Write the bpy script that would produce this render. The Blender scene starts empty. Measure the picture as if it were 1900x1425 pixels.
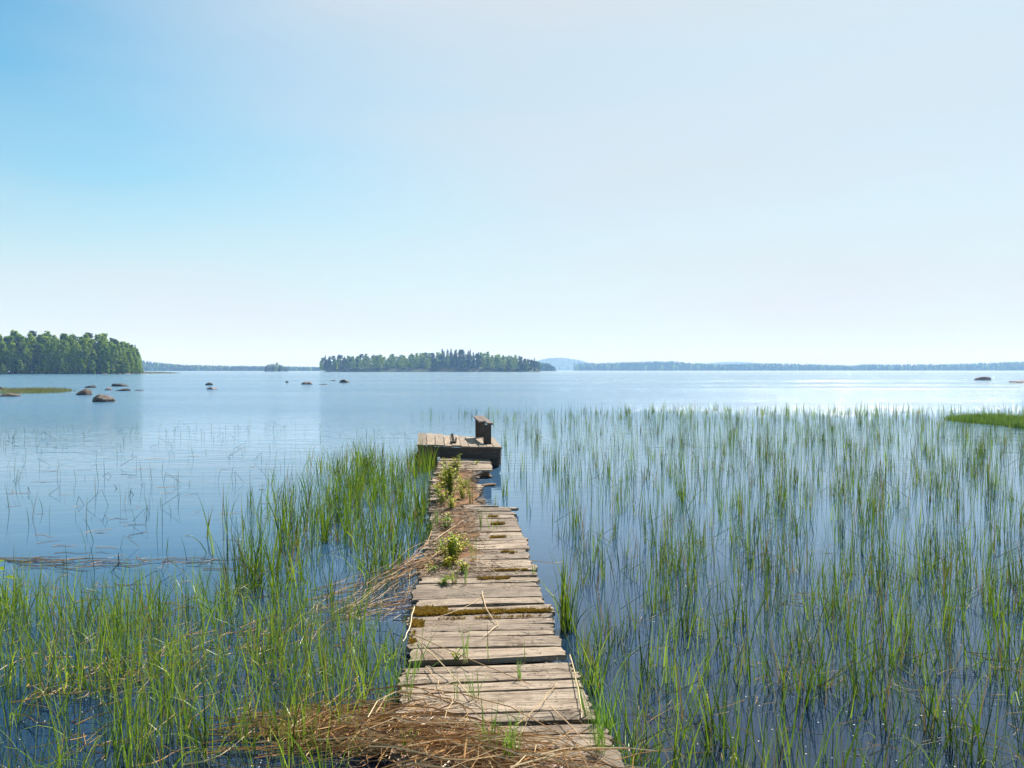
import bpy, math, random
from mathutils import Vector, Matrix, noise
R = math.radians
rnd = random.Random(7)
scene = bpy.context.scene
C = scene.collection

# ------------------------------------------------------------------ camera
CAM_Z = 1.75
F = 1538.0
PITCH = math.atan((712.5 - 686.6) / F)
cam_d = bpy.data.cameras.new('camera')
cam_d.sensor_width = 36.0
cam_d.lens = 36.0 * F / 1900.0
cam_d.clip_start = 0.05
cam_d.clip_end = 60000
cam = bpy.data.objects.new('camera', cam_d)
C.objects.link(cam)
cam.location = (0, 0, CAM_Z)
cam.rotation_euler = (math.pi / 2 - PITCH, 0, 0)
scene.camera = cam

# ------------------------------------------------------------------ sky, sun, exposure
SUN_EL, SUN_AZ = R(47), R(27)          # azimuth clockwise from +Y
world = bpy.data.worlds.new('World')
scene.world = world
world.use_nodes = True
nt = world.node_tree
for n in list(nt.nodes): nt.nodes.remove(n)
wo = nt.nodes.new('ShaderNodeOutputWorld')
bg = nt.nodes.new('ShaderNodeBackground')
sky = nt.nodes.new('ShaderNodeTexSky')
sky.sky_type = 'NISHITA'
sky.sun_disc = False
sky.sun_elevation = SUN_EL
sky.sun_rotation = SUN_AZ
sky.altitude = 100
sky.air_density = 1.0
sky.dust_density = 1.2
sky.ozone_density = 2.0
hsv = nt.nodes.new('ShaderNodeHueSaturation')
hsv.inputs['Saturation'].default_value = 1.3
hsv.inputs['Value'].default_value = 1.0
nt.links.new(sky.outputs[0], hsv.inputs['Color'])
# a thin bright veil of haze: strongest low over the horizon and towards the sun, streaked by faint cirrus
def wn(typ, **kw):
    n = nt.nodes.new(typ)
    for k, v in kw.items(): setattr(n, k, v)
    return n
def wmap(val, a, b, c, d, interp='LINEAR'):
    n = wn('ShaderNodeMapRange', interpolation_type=interp)
    nt.links.new(val, n.inputs['Value'])
    for k, v in (('From Min', a), ('From Max', b), ('To Min', c), ('To Max', d)): n.inputs[k].default_value = v
    return n.outputs[0]
def wmath(op, a, b):
    n = wn('ShaderNodeMath', operation=op)
    for k, v in enumerate((a, b)):
        if isinstance(v, (int, float)): n.inputs[k].default_value = v
        else: nt.links.new(v, n.inputs[k])
    return n.outputs[0]
tc = wn('ShaderNodeTexCoord')
mp = wn('ShaderNodeMapping'); mp.inputs['Scale'].default_value = (1.2, 1.2, 6.0); mp.inputs['Rotation'].default_value = (0, R(12), 0)
cn = wn('ShaderNodeTexNoise')
cn.inputs['Scale'].default_value = 1.6
cn.inputs['Detail'].default_value = 6
cn.inputs['Roughness'].default_value = 0.5
nt.links.new(tc.outputs['Generated'], mp.inputs['Vector'])
nt.links.new(mp.outputs[0], cn.inputs['Vector'])
cir = wmap(cn.outputs['Fac'], 0.35, 0.7, -0.09, 0.09)
sxyz = wn('ShaderNodeSeparateXYZ'); nt.links.new(tc.outputs['Generated'], sxyz.inputs[0])
dt = wn('ShaderNodeVectorMath', operation='DOT_PRODUCT')
nt.links.new(tc.outputs['Generated'], dt.inputs[0])
dt.inputs[1].default_value = (math.sin(SUN_AZ) * math.cos(SUN_EL), math.cos(SUN_AZ) * math.cos(SUN_EL), math.sin(SUN_EL))
low_ = wmap(sxyz.outputs[2], 0.03, 0.30, 0.97, 0.0)
sn_ = wmap(dt.outputs['Value'], 0.52, 0.86, 0.0, 0.88, 'SMOOTHSTEP')
clear = wmath('MULTIPLY', wmath('SUBTRACT', 1.0, low_), wmath('SUBTRACT', 1.0, sn_))
fac = wmath('ADD', wmath('SUBTRACT', 1.0, clear), cir)
fcl = wn('ShaderNodeClamp'); nt.links.new(fac, fcl.inputs[0])
tint = wn('ShaderNodeMixRGB', blend_type='MULTIPLY')
tint.inputs['Fac'].default_value = 1.0
tint.inputs['Color2'].default_value = (0.60, 1.06, 0.92, 1)
nt.links.new(hsv.outputs[0], tint.inputs['Color1'])
mx = wn('ShaderNodeMixRGB')
vc = wn('ShaderNodeMixRGB')
vc.inputs['Color1'].default_value = (5.0, 4.98, 5.1, 1)
vc.inputs['Color2'].default_value = (4.58, 4.98, 5.35, 1)
nt.links.new(wmap(sxyz.outputs[2], 0.04, 0.34, 0.0, 1.0), vc.inputs['Fac'])
nt.links.new(vc.outputs[0], mx.inputs['Color2'])
nt.links.new(fcl.outputs[0], mx.inputs['Fac'])
nt.links.new(tint.outputs[0], mx.inputs['Color1'])
nt.links.new(mx.outputs[0], bg.inputs['Color'])
bg.inputs['Strength'].default_value = 0.08
nt.links.new(bg.outputs[0], wo.inputs['Surface'])

sun_d = bpy.data.lights.new('sun', 'SUN')
sun_d.energy = 4.8
sun_d.angle = R(0.53)
sun_d.color = (1.0, 0.95, 0.87)
sun = bpy.data.objects.new('sun', sun_d)
C.objects.link(sun)
sdir = Vector((math.sin(SUN_AZ) * math.cos(SUN_EL), math.cos(SUN_AZ) * math.cos(SUN_EL), math.sin(SUN_EL)))
sun.rotation_euler = sdir.to_track_quat('Z', 'Y').to_euler()

vs = scene.view_settings
vs.view_transform = 'Standard'
vs.look = 'None'
vs.exposure = 0.92
vs.gamma = 1.0
scene.cycles.max_bounces = 10
scene.cycles.transparent_max_bounces = 16
scene.cycles.volume_bounces = 1
scene.cycles.sample_clamp_indirect = 6
scene.cycles.use_denoising = True

# ------------------------------------------------------------------ helpers
def at(px, py, z=0.0):
    """The point of the plane at height z that stands at this place of the photograph (1900 x 1425)."""
    v = Vector(((px - 950) / F, 1.0, -(py - 712.5) / F))
    c, s = math.cos(PITCH), math.sin(PITCH)
    d = Vector((v.x, v.y * c + v.z * s, -v.y * s + v.z * c))
    t = (z - CAM_Z) / d.z
    return Vector((d.x * t, d.y * t, z))

def tag(o, label=None, cat=None, group=None, kind=None):
    if label: o['label'] = label
    if cat: o['category'] = cat
    if group: o['group'] = group
    if kind: o['kind'] = kind
    return o

class MB:
    def __init__(s):
        s.v = []; s.f = []; s.m = []; s.c = []
    def vert(s, p, c=(0.5, 0.5, 0.5)):
        s.v.append((p[0], p[1], p[2])); s.c.append(c); return len(s.v) - 1
    def face(s, idx, m=0):
        s.f.append(tuple(idx)); s.m.append(m)
    def build(s, name, mats, parent=None, smooth=False, loc=None):
        me = bpy.data.meshes.new(name)
        me.from_pydata(s.v, [], s.f)
        if not isinstance(mats, (list, tuple)): mats = [mats]
        for m in mats: me.materials.append(m)
        me.polygons.foreach_set('material_index', s.m)
        if smooth: me.polygons.foreach_set('use_smooth', [True] * len(s.f))
        a = me.color_attributes.new('tint', 'FLOAT_COLOR', 'POINT')
        flat = []
        for c in s.c: flat.extend((c[0], c[1], c[2], 1.0))
        a.data.foreach_set('color', flat)
        me.update()
        o = bpy.data.objects.new(name, me)
        C.objects.link(o)
        if parent: o.parent = parent
        if loc is not None: o.location = loc
        return o

def empty(name, loc, rz=0.0):
    o = bpy.data.objects.new(name, None)
    C.objects.link(o)
    o.location = loc
    o.rotation_euler = (0, 0, rz)
    o.empty_display_size = 0.1
    return o

def tube(mb, pts, rads, n=4, m=0, c=(0.5, 0.5, 0.5), cap=True):
    rings = []
    N = len(pts)
    for i, p in enumerate(pts):
        p = Vector(p)
        a = Vector(pts[max(0, i - 1)]); b = Vector(pts[min(N - 1, i + 1)])
        d = (b - a)
        if d.length < 1e-9: d = Vector((0, 0, 1))
        d.normalize()
        up = Vector((0, 0, 1)) if abs(d.z) < 0.9 else Vector((1, 0, 0))
        x = d.cross(up).normalized(); y = d.cross(x)
        r = rads[i] if isinstance(rads, (list, tuple)) else rads
        h = i / (N - 1)
        rings.append([mb.vert(p + (x * math.cos(k * 2 * math.pi / n) + y * math.sin(k * 2 * math.pi / n)) * r, (c[0], h, c[2])) for k in range(n)])
    for i in range(N - 1):
        for k in range(n):
            k2 = (k + 1) % n
            mb.face((rings[i][k], rings[i][k2], rings[i + 1][k2], rings[i + 1][k]), m)
    if cap:
        mb.face(rings[0][::-1], m); mb.face(rings[-1], m)

# ------------------------------------------------------------------ materials
def mat(name):
    m = bpy.data.materials.new(name)
    m.use_nodes = True
    t = m.node_tree
    for n in list(t.nodes): t.nodes.remove(n)
    out = t.nodes.new('ShaderNodeOutputMaterial')
    return m, t, out

def nd(t, typ, ins=None, **kw):
    n = t.nodes.new(typ)
    for k, v in kw.items(): setattr(n, k, v)
    for k, v in (ins or {}).items():
        if hasattr(v, 'is_linked') or isinstance(v, bpy.types.NodeSocket): t.links.new(v, n.inputs[k])
        else: n.inputs[k].default_value = v
    return n

def ramp(t, fac, stops):
    r = nd(t, 'ShaderNodeValToRGB', {'Fac': fac})
    e = r.color_ramp.elements
    while len(e) > 1: e.remove(e[-1])
    e[0].position = stops[0][0]; e[0].color = (*stops[0][1], 1)
    for p, c in stops[1:]:
        k = e.new(p); k.color = (*c, 1)
    return r.outputs[0]

def mixc(t, fac, a, b, mode='MIX'):
    n = nd(t, 'ShaderNodeMixRGB', {'Fac': fac, 'Color1': a, 'Color2': b}, blend_type=mode)
    return n.outputs[0]

def leafmat(name, c_dark, c_mid, c_light, base=None, trans=0.35, rough=0.5, tip=None, obj_var=0.0, spec=0.4, dead=False):
    """tint.r = random per blade / leaf, tint.g = 0 root .. 1 tip"""
    m, t, out = mat(name)
    at_ = nd(t, 'ShaderNodeAttribute', attribute_name='tint')
    sp = nd(t, 'ShaderNodeSeparateColor', {'Color': at_.outputs['Color']})
    col = ramp(t, sp.outputs[0], [(0.0, c_dark), (0.5, c_mid), (1.0, c_light)])
    if obj_var:
        oi = nd(t, 'ShaderNodeObjectInfo')
        hs = nd(t, 'ShaderNodeHueSaturation', {'Color': col})
        mr = nd(t, 'ShaderNodeMapRange', {'Value': oi.outputs['Random'], 'To Min': 1 - obj_var, 'To Max': 1 + obj_var})
        t.links.new(mr.outputs[0], hs.inputs['Value'])
        mr2 = nd(t, 'ShaderNodeMapRange', {'Value': oi.outputs['Random'], 'To Min': 0.515, 'To Max': 0.485})
        t.links.new(mr2.outputs[0], hs.inputs['Hue'])
        col = hs.outputs[0]
    if base:
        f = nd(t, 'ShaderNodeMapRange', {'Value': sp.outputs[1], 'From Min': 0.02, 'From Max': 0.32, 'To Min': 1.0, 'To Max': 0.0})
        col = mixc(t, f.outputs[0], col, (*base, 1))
    if dead:
        f = nd(t, 'ShaderNodeMapRange', {'Value': sp.outputs[2], 'From Min': 0.88, 'From Max': 0.93, 'To Max': 0.85})
        col = mixc(t, f.outputs[0], col, (0.22, 0.14, 0.06, 1))
    if tip:
        f = nd(t, 'ShaderNodeMapRange', {'Value': sp.outputs[1], 'From Min': 0.82, 'From Max': 1.0, 'To Max': 0.7})
        col = mixc(t, f.outputs[0], col, (*tip, 1))
    p = nd(t, 'ShaderNodeBsdfPrincipled', {'Base Color': col, 'Roughness': rough, 'Specular IOR Level': spec})
    tr = nd(t, 'ShaderNodeBsdfTranslucent', {'Color': col})
    mxs = nd(t, 'ShaderNodeMixShader', {'Fac': trans, 1: p.outputs[0], 2: tr.outputs[0]})
    t.links.new(mxs.outputs[0], out.inputs[0])
    return m

M = {}
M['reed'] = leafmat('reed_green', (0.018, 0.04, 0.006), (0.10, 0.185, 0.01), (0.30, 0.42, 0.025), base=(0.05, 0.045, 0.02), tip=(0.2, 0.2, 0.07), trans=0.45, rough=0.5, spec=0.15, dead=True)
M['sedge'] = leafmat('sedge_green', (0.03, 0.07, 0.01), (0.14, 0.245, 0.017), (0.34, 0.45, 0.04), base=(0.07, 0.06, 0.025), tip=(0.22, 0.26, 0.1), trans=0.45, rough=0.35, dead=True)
M['grass'] = leafmat('grass_green', (0.07, 0.14, 0.02), (0.12, 0.22, 0.03), (0.2, 0.28, 0.05), trans=0.4)
M['shoot'] = leafmat('shoot_green', (0.08, 0.17, 0.02), (0.15, 0.3, 0.03), (0.24, 0.38, 0.06), base=(0.2, 0.2, 0.07), trans=0.42, rough=0.35)
M['yleaf'] = leafmat('yellow_green_leaf', (0.12, 0.26, 0.006), (0.30, 0.39, 0.006), (0.58, 0.46, 0.01), trans=0.45)
M['bank'] = leafmat('bank_grass', (0.08, 0.10, 0.03), (0.16, 0.18, 0.045), (0.28, 0.26, 0.09), trans=0.35)
M['straw'] = leafmat('dry_straw', (0.10, 0.045, 0.018), (0.50, 0.26, 0.08), (0.74, 0.58, 0.34), trans=0.05, rough=0.45)
M['dead'] = leafmat('dead_brown', (0.05, 0.028, 0.016), (0.24, 0.13, 0.06), (0.48, 0.36, 0.22), trans=0.05, rough=0.7)
M['birch_leaf'] = leafmat('birch_leaf', (0.10, 0.18, 0.01), (0.24, 0.36, 0.018), (0.38, 0.5, 0.035), trans=0.6, obj_var=0.22, rough=0.6)
M['spruce_needle'] = leafmat('spruce_needle', (0.02, 0.045, 0.015), (0.04, 0.08, 0.022), (0.06, 0.115, 0.03), trans=0.15, obj_var=0.25, rough=0.7)
M['pine_needle'] = leafmat('pine_needle', (0.025, 0.055, 0.018), (0.045, 0.09, 0.025), (0.07, 0.12, 0.035), trans=0.18, obj_var=0.2, rough=0.7)
M['moss'] = leafmat('moss', (0.16, 0.08, 0.01), (0.36, 0.20, 0.015), (0.42, 0.32, 0.03), trans=0.15, rough=0.8)

def make_bark(name, a, b):
    m, t, out = mat(name)
    tc = nd(t, 'ShaderNodeTexCoord')
    no = nd(t, 'ShaderNodeTexNoise', {'Vector': tc.outputs['Object'], 'Scale': 3.0, 'Detail': 6.0})
    col = ramp(t, no.outputs['Fac'], [(0.35, a), (0.65, b)])
    p = nd(t, 'ShaderNodeBsdfPrincipled', {'Base Color': col, 'Roughness': 0.85})
    t.links.new(p.outputs[0], out.inputs[0])
    return m
M['birch_bark'] = make_bark('birch_bark', (0.06, 0.05, 0.045), (0.45, 0.42, 0.38))
M['bark'] = make_bark('conifer_bark', (0.05, 0.035, 0.025), (0.16, 0.1, 0.07))

def make_wood(name, dark, mid, light, stain=0.5, crack=1.0):
    m, t, out = mat(name)
    tc = nd(t, 'ShaderNodeTexCoord')
    oi = nd(t, 'ShaderNodeObjectInfo')
    off = nd(t, 'ShaderNodeVectorMath', {0: oi.outputs['Random'], 1: (37.0, 91.0, 13.0)}, operation='MULTIPLY')
    pos = nd(t, 'ShaderNodeVectorMath', {0: tc.outputs['Object'], 1: off.outputs[0]}, operation='ADD').outputs[0]
    # slow wander of the grain
    wn = nd(t, 'ShaderNodeTexNoise', {'Vector': pos, 'Scale': 3.5, 'Detail': 2.0})
    wv = nd(t, 'ShaderNodeVectorMath', {0: wn.outputs['Color'], 1: (0.0, 0.05, 0.05)}, operation='MULTIPLY')
    pos2 = nd(t, 'ShaderNodeVectorMath', {0: pos, 1: wv.outputs[0]}, operation='ADD').outputs[0]
    g = nd(t, 'ShaderNodeMapping', {'Vector': pos2, 'Scale': (1.6, 55.0, 55.0)})
    grain = nd(t, 'ShaderNodeTexNoise', {'Vector': g.outputs[0], 'Scale': 1.0, 'Detail': 5.0, 'Roughness': 0.65})
    g2 = nd(t, 'ShaderNodeMapping', {'Vector': pos2, 'Scale': (3.0, 210.0, 210.0)})
    fine = nd(t, 'ShaderNodeTexNoise', {'Vector': g2.outputs[0], 'Scale': 1.0, 'Detail': 3.0})
    g3 = nd(t, 'ShaderNodeMapping', {'Vector': pos2, 'Scale': (1.1, 26.0, 26.0)})
    cr_ = nd(t, 'ShaderNodeTexNoise', {'Vector': g3.outputs[0], 'Scale': 1.0, 'Detail': 2.0})
    # thin cracks where the noise crosses 0.5
    cd = nd(t, 'ShaderNodeMath', {0: cr_.outputs['Fac'], 1: 0.5}, operation='SUBTRACT')
    ca = nd(t, 'ShaderNodeMath', {0: cd.outputs[0]}, operation='ABSOLUTE')
    cm = nd(t, 'ShaderNodeMapRange', {'Value': ca.outputs[0], 'From Min': 0.0, 'From Max': 0.02, 'To Min': 1.0, 'To Max': 0.0})
    patch = nd(t, 'ShaderNodeTexNoise', {'Vector': pos, 'Scale': 6.0, 'Detail': 4.0, 'Roughness': 0.6})
    cp = nd(t, 'ShaderNodeMapRange', {'Value': patch.outputs['Fac'], 'From Min': 0.42, 'From Max': 0.55, 'To Max': crack})
    crack_m = nd(t, 'ShaderNodeMath', {0: cm.outputs[0], 1: cp.outputs[0]}, operation='MULTIPLY').outputs[0]
    col = ramp(t, grain.outputs['Fac'], [(0.28, dark), (0.45, mid), (0.62, light)])
    col = mixc(t, 0.35, col, ramp(t, fine.outputs['Fac'], [(0.35, dark), (0.65, light)]))
    # stains of dirt and tannin
    st = nd(t, 'ShaderNodeTexNoise', {'Vector': pos, 'Scale': 4.5, 'Detail': 7.0, 'Roughness': 0.7})
    sm = nd(t, 'ShaderNodeMapRange', {'Value': st.outputs['Fac'], 'From Min': 0.47, 'From Max': 0.66, 'To Max': stain})
    col = mixc(t, sm.outputs[0], col, (0.15, 0.095, 0.055, 1))
    sp_ = nd(t, 'ShaderNodeTexNoise', {'Vector': pos, 'Scale': 45.0, 'Detail': 3.0})
    spm = nd(t, 'ShaderNodeMapRange', {'Value': sp_.outputs['Fac'], 'From Min': 0.62, 'From Max': 0.7, 'To Max': 0.55})
    col = mixc(t, spm.outputs[0], col, (0.09, 0.06, 0.04, 1))
    col = mixc(t, crack_m, col, (0.03, 0.022, 0.016, 1))
    hs = nd(t, 'ShaderNodeHueSaturation', {'Color': col})
    rv = nd(t, 'ShaderNodeMapRange', {'Value': oi.outputs['Random'], 'To Min': 0.6, 'To Max': 1.22})
    t.links.new(rv.outputs[0], hs.inputs['Value'])
    h1 = nd(t, 'ShaderNodeMath', {0: grain.outputs['Fac'], 1: crack_m}, operation='SUBTRACT')
    h2 = nd(t, 'ShaderNodeMath', {0: h1.outputs[0], 1: fine.outputs['Fac']}, operation='ADD')
    bp = nd(t, 'ShaderNodeBump', {'Height': h2.outputs[0], 'Strength': 0.8, 'Distance': 0.006})
    p = nd(t, 'ShaderNodeBsdfPrincipled', {'Base Color': hs.outputs[0], 'Roughness': 0.75, 'Specular IOR Level': 0.35, 'Normal': bp.outputs[0]})
    t.links.new(p.outputs[0], out.inputs[0])
    return m
M['deck'] = make_wood('weathered_deck_wood', (0.11, 0.07, 0.045), (0.255, 0.185, 0.125), (0.42, 0.335, 0.245), stain=0.75)
M['rust'] = make_bark('rusty_nail', (0.03, 0.015, 0.01), (0.09, 0.04, 0.02))
M['old'] = make_wood('dark_old_wood', (0.035, 0.026, 0.022), (0.075, 0.052, 0.042), (0.13, 0.095, 0.075), stain=0.3)
M['brown'] = make_wood('wet_brown_wood', (0.05, 0.026, 0.014), (0.11, 0.058, 0.028), (0.2, 0.11, 0.05), stain=0.2)
M['grey'] = make_wood('grey_bench_wood', (0.08, 0.055, 0.045), (0.15, 0.105, 0.085), (0.25, 0.19, 0.155), stain=0.4)

def make_rock(name, a, b, lichen, wet=0.1):
    m, t, out = mat(name)
    geo = nd(t, 'ShaderNodeNewGeometry')
    n1 = nd(t, 'ShaderNodeTexNoise', {'Vector': geo.outputs['Position'], 'Scale': 3.0, 'Detail': 8.0, 'Roughness': 0.65})
    col = ramp(t, n1.outputs['Fac'], [(0.3, a), (0.7, b)])
    n2 = nd(t, 'ShaderNodeTexNoise', {'Vector': geo.outputs['Position'], 'Scale': 9.0, 'Detail': 4.0})
    lm = nd(t, 'ShaderNodeMapRange', {'Value': n2.outputs['Fac'], 'From Min': 0.56, 'From Max': 0.66, 'To Max': 0.6})
    col = mixc(t, lm.outputs[0], col, (*lichen, 1))
    sz = nd(t, 'ShaderNodeSeparateXYZ', {'Vector': geo.outputs['Position']})
    wm = nd(t, 'ShaderNodeMapRange', {'Value': sz.outputs[2], 'From Min': wet * 0.6, 'From Max': wet * 1.1, 'To Min': 0.8, 'To Max': 0.0})
    col = mixc(t, wm.outputs[0], col, (0.02, 0.017, 0.014, 1))
    bp = nd(t, 'ShaderNodeBump', {'Height': n1.outputs['Fac'], 'Strength': 0.7, 'Distance': 0.08})
    p = nd(t, 'ShaderNodeBsdfPrincipled', {'Base Color': col, 'Roughness': 0.8, 'Normal': bp.outputs[0]})
    t.links.new(p.outputs[0], out.inputs[0])
    return m
M['rock_brown'] = make_rock('brown_granite', (0.04, 0.028, 0.022), (0.14, 0.10, 0.08), (0.28, 0.25, 0.21))
M['rock_dark'] = make_rock('dark_granite', (0.02, 0.022, 0.022), (0.07, 0.07, 0.065), (0.09, 0.11, 0.06), wet=0.06)
M['rock_pale'] = make_rock('pale_granite', (0.16, 0.12, 0.11), (0.34, 0.28, 0.26), (0.42, 0.38, 0.36), wet=0.05)

def make_ground(name, a, b, scale):
    m, t, out = mat(name)
    geo = nd(t, 'ShaderNodeNewGeometry')
    n1 = nd(t, 'ShaderNodeTexNoise', {'Vector': geo.outputs['Position'], 'Scale': scale, 'Detail': 8.0, 'Roughness': 0.65})
    col = ramp(t, n1.outputs['Fac'], [(0.35, a), (0.65, b)])
    p = nd(t, 'ShaderNodeBsdfPrincipled', {'Base Color': col, 'Roughness': 0.9, 'Specular IOR Level': 0.2})
    t.links.new(p.outputs[0], out.inputs[0])
    return m
M['bed'] = make_ground('lake_bed_mud', (0.02, 0.018, 0.02), (0.10, 0.08, 0.06), 3.0)
M['forest_floor'] = make_ground('forest_floor', (0.02, 0.035, 0.012), (0.06, 0.07, 0.03), 0.2)
M['shore_stone'] = make_ground('shore_stone', (0.12, 0.11, 0.10), (0.32, 0.3, 0.27), 0.6)
M['turf'] = make_ground('turf_soil', (0.05, 0.05, 0.02), (0.1, 0.11, 0.035), 6.0)
M['soil'] = make_ground('leaf_litter_soil', (0.07, 0.04, 0.022), (0.27, 0.14, 0.06), 22.0)

# ---- water: clear tinted surface with real reflection and refraction-free view of the bed
def make_water():
    m, t, out = mat('lake_water')
    geo = nd(t, 'ShaderNodeNewGeometry')
    pos = geo.outputs['Position']
    def wave(scale_xyz, rot, sc, detail, rough=0.5, dist=0.0):
        mp = nd(t, 'ShaderNodeMapping', {'Vector': pos, 'Rotation': (0, 0, rot), 'Scale': scale_xyz})
        return nd(t, 'ShaderNodeTexNoise', {'Vector': mp.outputs[0], 'Scale': sc, 'Detail': detail, 'Roughness': rough, 'Distortion': dist}).outputs['Fac']
    def math_(op, a, b): return nd(t, 'ShaderNodeMath', {0: a, 1: b}, operation=op).outputs[0]
    big = wave((0.35, 1.0, 1.0), R(8), 1.1, 3.0)
    mid = wave((0.45, 1.0, 1.0), R(-12), 4.2, 3.0)
    fine = wave((0.7, 1.0, 1.0), R(20), 16.0, 3.0)
    # open water beyond the reeds is rougher than the sheltered water near the jetty; wind lanes vary it further out
    sy = nd(t, 'ShaderNodeSeparateXYZ', {'Vector': pos})
    far = nd(t, 'ShaderNodeMapRange', {'Value': sy.outputs[1], 'From Min': 8.0, 'From Max': 42.0}, interpolation_type='SMOOTHSTEP').outputs[0]
    lanes = wave((0.12, 1.0, 1.0), R(4), 0.05, 3.0)
    lanes = nd(t, 'ShaderNodeMapRange', {'Value': lanes, 'From Min': 0.35, 'From Max': 0.65, 'To Min': 0.6, 'To Max': 1.3}).outputs[0]
    h = math_('ADD', math_('MULTIPLY', big, 0.035), math_('MULTIPLY', mid, 0.02))
    h = math_('ADD', h, math_('MULTIPLY', math_('MULTIPLY', fine, far), 0.012))
    amp = nd(t, 'ShaderNodeMapRange', {'Value': far, 'To Min': 0.16, 'To Max': 3.2}).outputs[0]
    amp = math_('MULTIPLY', amp, lanes)
    h = math_('MULTIPLY', h, amp)
    bp = nd(t, 'ShaderNodeBump', {'Height': h, 'Strength': 1.0, 'Distance': 1.0})
    fr = nd(t, 'ShaderNodeFresnel', {'IOR': 1.48, 'Normal': bp.outputs[0]})
    ra = nd(t, 'ShaderNodeMapRange', {'Value': far, 'To Min': 0.03, 'To Max': 0.12}).outputs[0]
    rb = nd(t, 'ShaderNodeMapRange', {'Value': far, 'To Min': 0.02, 'To Max': 0.05}).outputs[0]
    ga = nd(t, 'ShaderNodeBsdfGlossy', {'Color': (0.9, 0.97, 1, 1), 'Roughness': ra, 'Normal': bp.outputs[0]})
    gb = nd(t, 'ShaderNodeBsdfGlossy', {'Color': (0.9, 0.97, 1, 1), 'Roughness': rb, 'Normal': bp.outputs[0]})
    gl = nd(t, 'ShaderNodeMixShader', {'Fac': 0.3, 1: ga.outputs[0], 2: gb.outputs[0]})
    tr = nd(t, 'ShaderNodeBsdfTransparent', {'Color': (0.5, 0.56, 0.6, 1)})
    far_sheen = nd(t, 'ShaderNodeMapRange', {'Value': sy.outputs[1], 'From Min': 4.0, 'From Max': 22.0}).outputs[0]
    df = nd(t, 'ShaderNodeBsdfDiffuse', {'Color': mixc(t, far_sheen, (0.010, 0.038, 0.11, 1), (0.075, 0.165, 0.26, 1))})  # sky reflection on far water painted in as a paler body colour
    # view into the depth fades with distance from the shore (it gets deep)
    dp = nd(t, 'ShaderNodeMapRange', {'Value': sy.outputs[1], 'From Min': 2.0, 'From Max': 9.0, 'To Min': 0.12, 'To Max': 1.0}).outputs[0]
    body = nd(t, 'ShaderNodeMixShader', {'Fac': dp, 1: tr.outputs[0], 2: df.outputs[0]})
    mxs = nd(t, 'ShaderNodeMixShader', {'Fac': fr.outputs[0], 1: body.outputs[0], 2: gl.outputs[0]})
    t.links.new(mxs.outputs[0], out.inputs[0])
    return m
M['water'] = make_water()

# ------------------------------------------------------------------ setting
def sheet(name, x0, x1, y0, y1, z, m):
    mb = MB()
    i = [mb.vert(p) for p in ((x0, y0, z), (x1, y0, z), (x1, y1, z), (x0, y1, z))]
    mb.face(i)
    return tag(mb.build(name, m), kind='structure')
sheet('lake_water', -5800, 5800, -60, 5900, 0.0, M['water'])
bed = MB()
nx, ny = 40, 40
for j in range(ny + 1):
    for i in range(nx + 1):
        x = -40 + 80 * i / nx; y = -20 + 80 * j / ny
        z = -0.25 - 0.02 * max(0, y) - 0.07 * noise.noise(Vector((x * 0.6, y * 0.6, 0)))
        if y < 1.2: z += (1.2 - y) * 0.05
        bed.vert((x, y, z))
for j in range(ny):
    for i in range(nx):
        a = j * (nx + 1) + i
        bed.face((a, a + 1, a + nx + 2, a + nx + 1))
tag(bed.build('lake_bed', M['bed'], smooth=True), kind='structure')
sheet('deep_lake_bed', -5800, 5800, 39.9, 5900, -3.0, M['bed'])

# ------------------------------------------------------------------ boardwalk
DECK_Z = 0.15
def axis_pt(d):
    """centre line of the boardwalk at distance d"""
    return Vector((-0.02 - 0.0755 * (d - 3.39) + 0.03 * math.sin(d * 0.9), d, DECK_Z))
AX_ANG = math.atan(0.0755)

def plank_mesh(mb, L, W, T, nx=22, nyy=5, warp=0.006, ragged=0.02, edge=0.006, seed=0, m=0):
    sd = seed * 13.7
    top = {}; bot = {}
    e0 = [rnd.uniform(-ragged, ragged) for _ in range(nyy + 1)]
    e1 = [rnd.uniform(-ragged, ragged) for _ in range(nyy + 1)]
    tw = rnd.uniform(-1, 1) * warp
    bow = rnd.uniform(-1, 1) * warp
    for i in range(nx + 1):
        u = i / nx
        for j in range(nyy + 1):
            v = j / nyy
            x = (u - 0.5) * L
            if i == 0: x += e0[j]
            if i == nx: x += e1[j]
            y = (v - 0.5) * W
            if j in (0, nyy):
                y += edge * noise.noise(Vector((x * 6, sd + j, 1.3))) * 1.6 + edge * 0.8 * noise.noise(Vector((x * 25, sd + j, 7.3)))
            z = tw * (u - 0.5) * (v - 0.5) * 4 + bow * math.sin(u * math.pi) + 0.004 * noise.noise(Vector((x * 3, y * 18, sd)))
            zt = z
            if j in (0, nyy): zt -= 0.0035
            if i in (0, nx): zt -= 0.003
            top[i, j] = mb.vert((x, y, T / 2 + zt)); bot[i, j] = mb.vert((x, y, -T / 2 + z))
    for i in range(nx):
        for j in range(nyy):
            mb.face((top[i, j], top[i + 1, j], top[i + 1, j + 1], top[i, j + 1]), m)
            mb.face((bot[i, j], bot[i, j + 1], bot[i + 1, j + 1], bot[i + 1, j]), m)
        mb.face((bot[i, 0], bot[i + 1, 0], top[i + 1, 0], top[i, 0]), m)
        mb.face((bot[i + 1, nyy], bot[i, nyy], top[i, nyy], top[i + 1, nyy]), m)
    for j in range(nyy):
        mb.face((bot[0, j + 1], bot[0, j], top[0, j], top[0, j + 1]), m)
        mb.face((bot[nx, j], bot[nx, j + 1], top[nx, j + 1], top[nx, j]), m)

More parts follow.
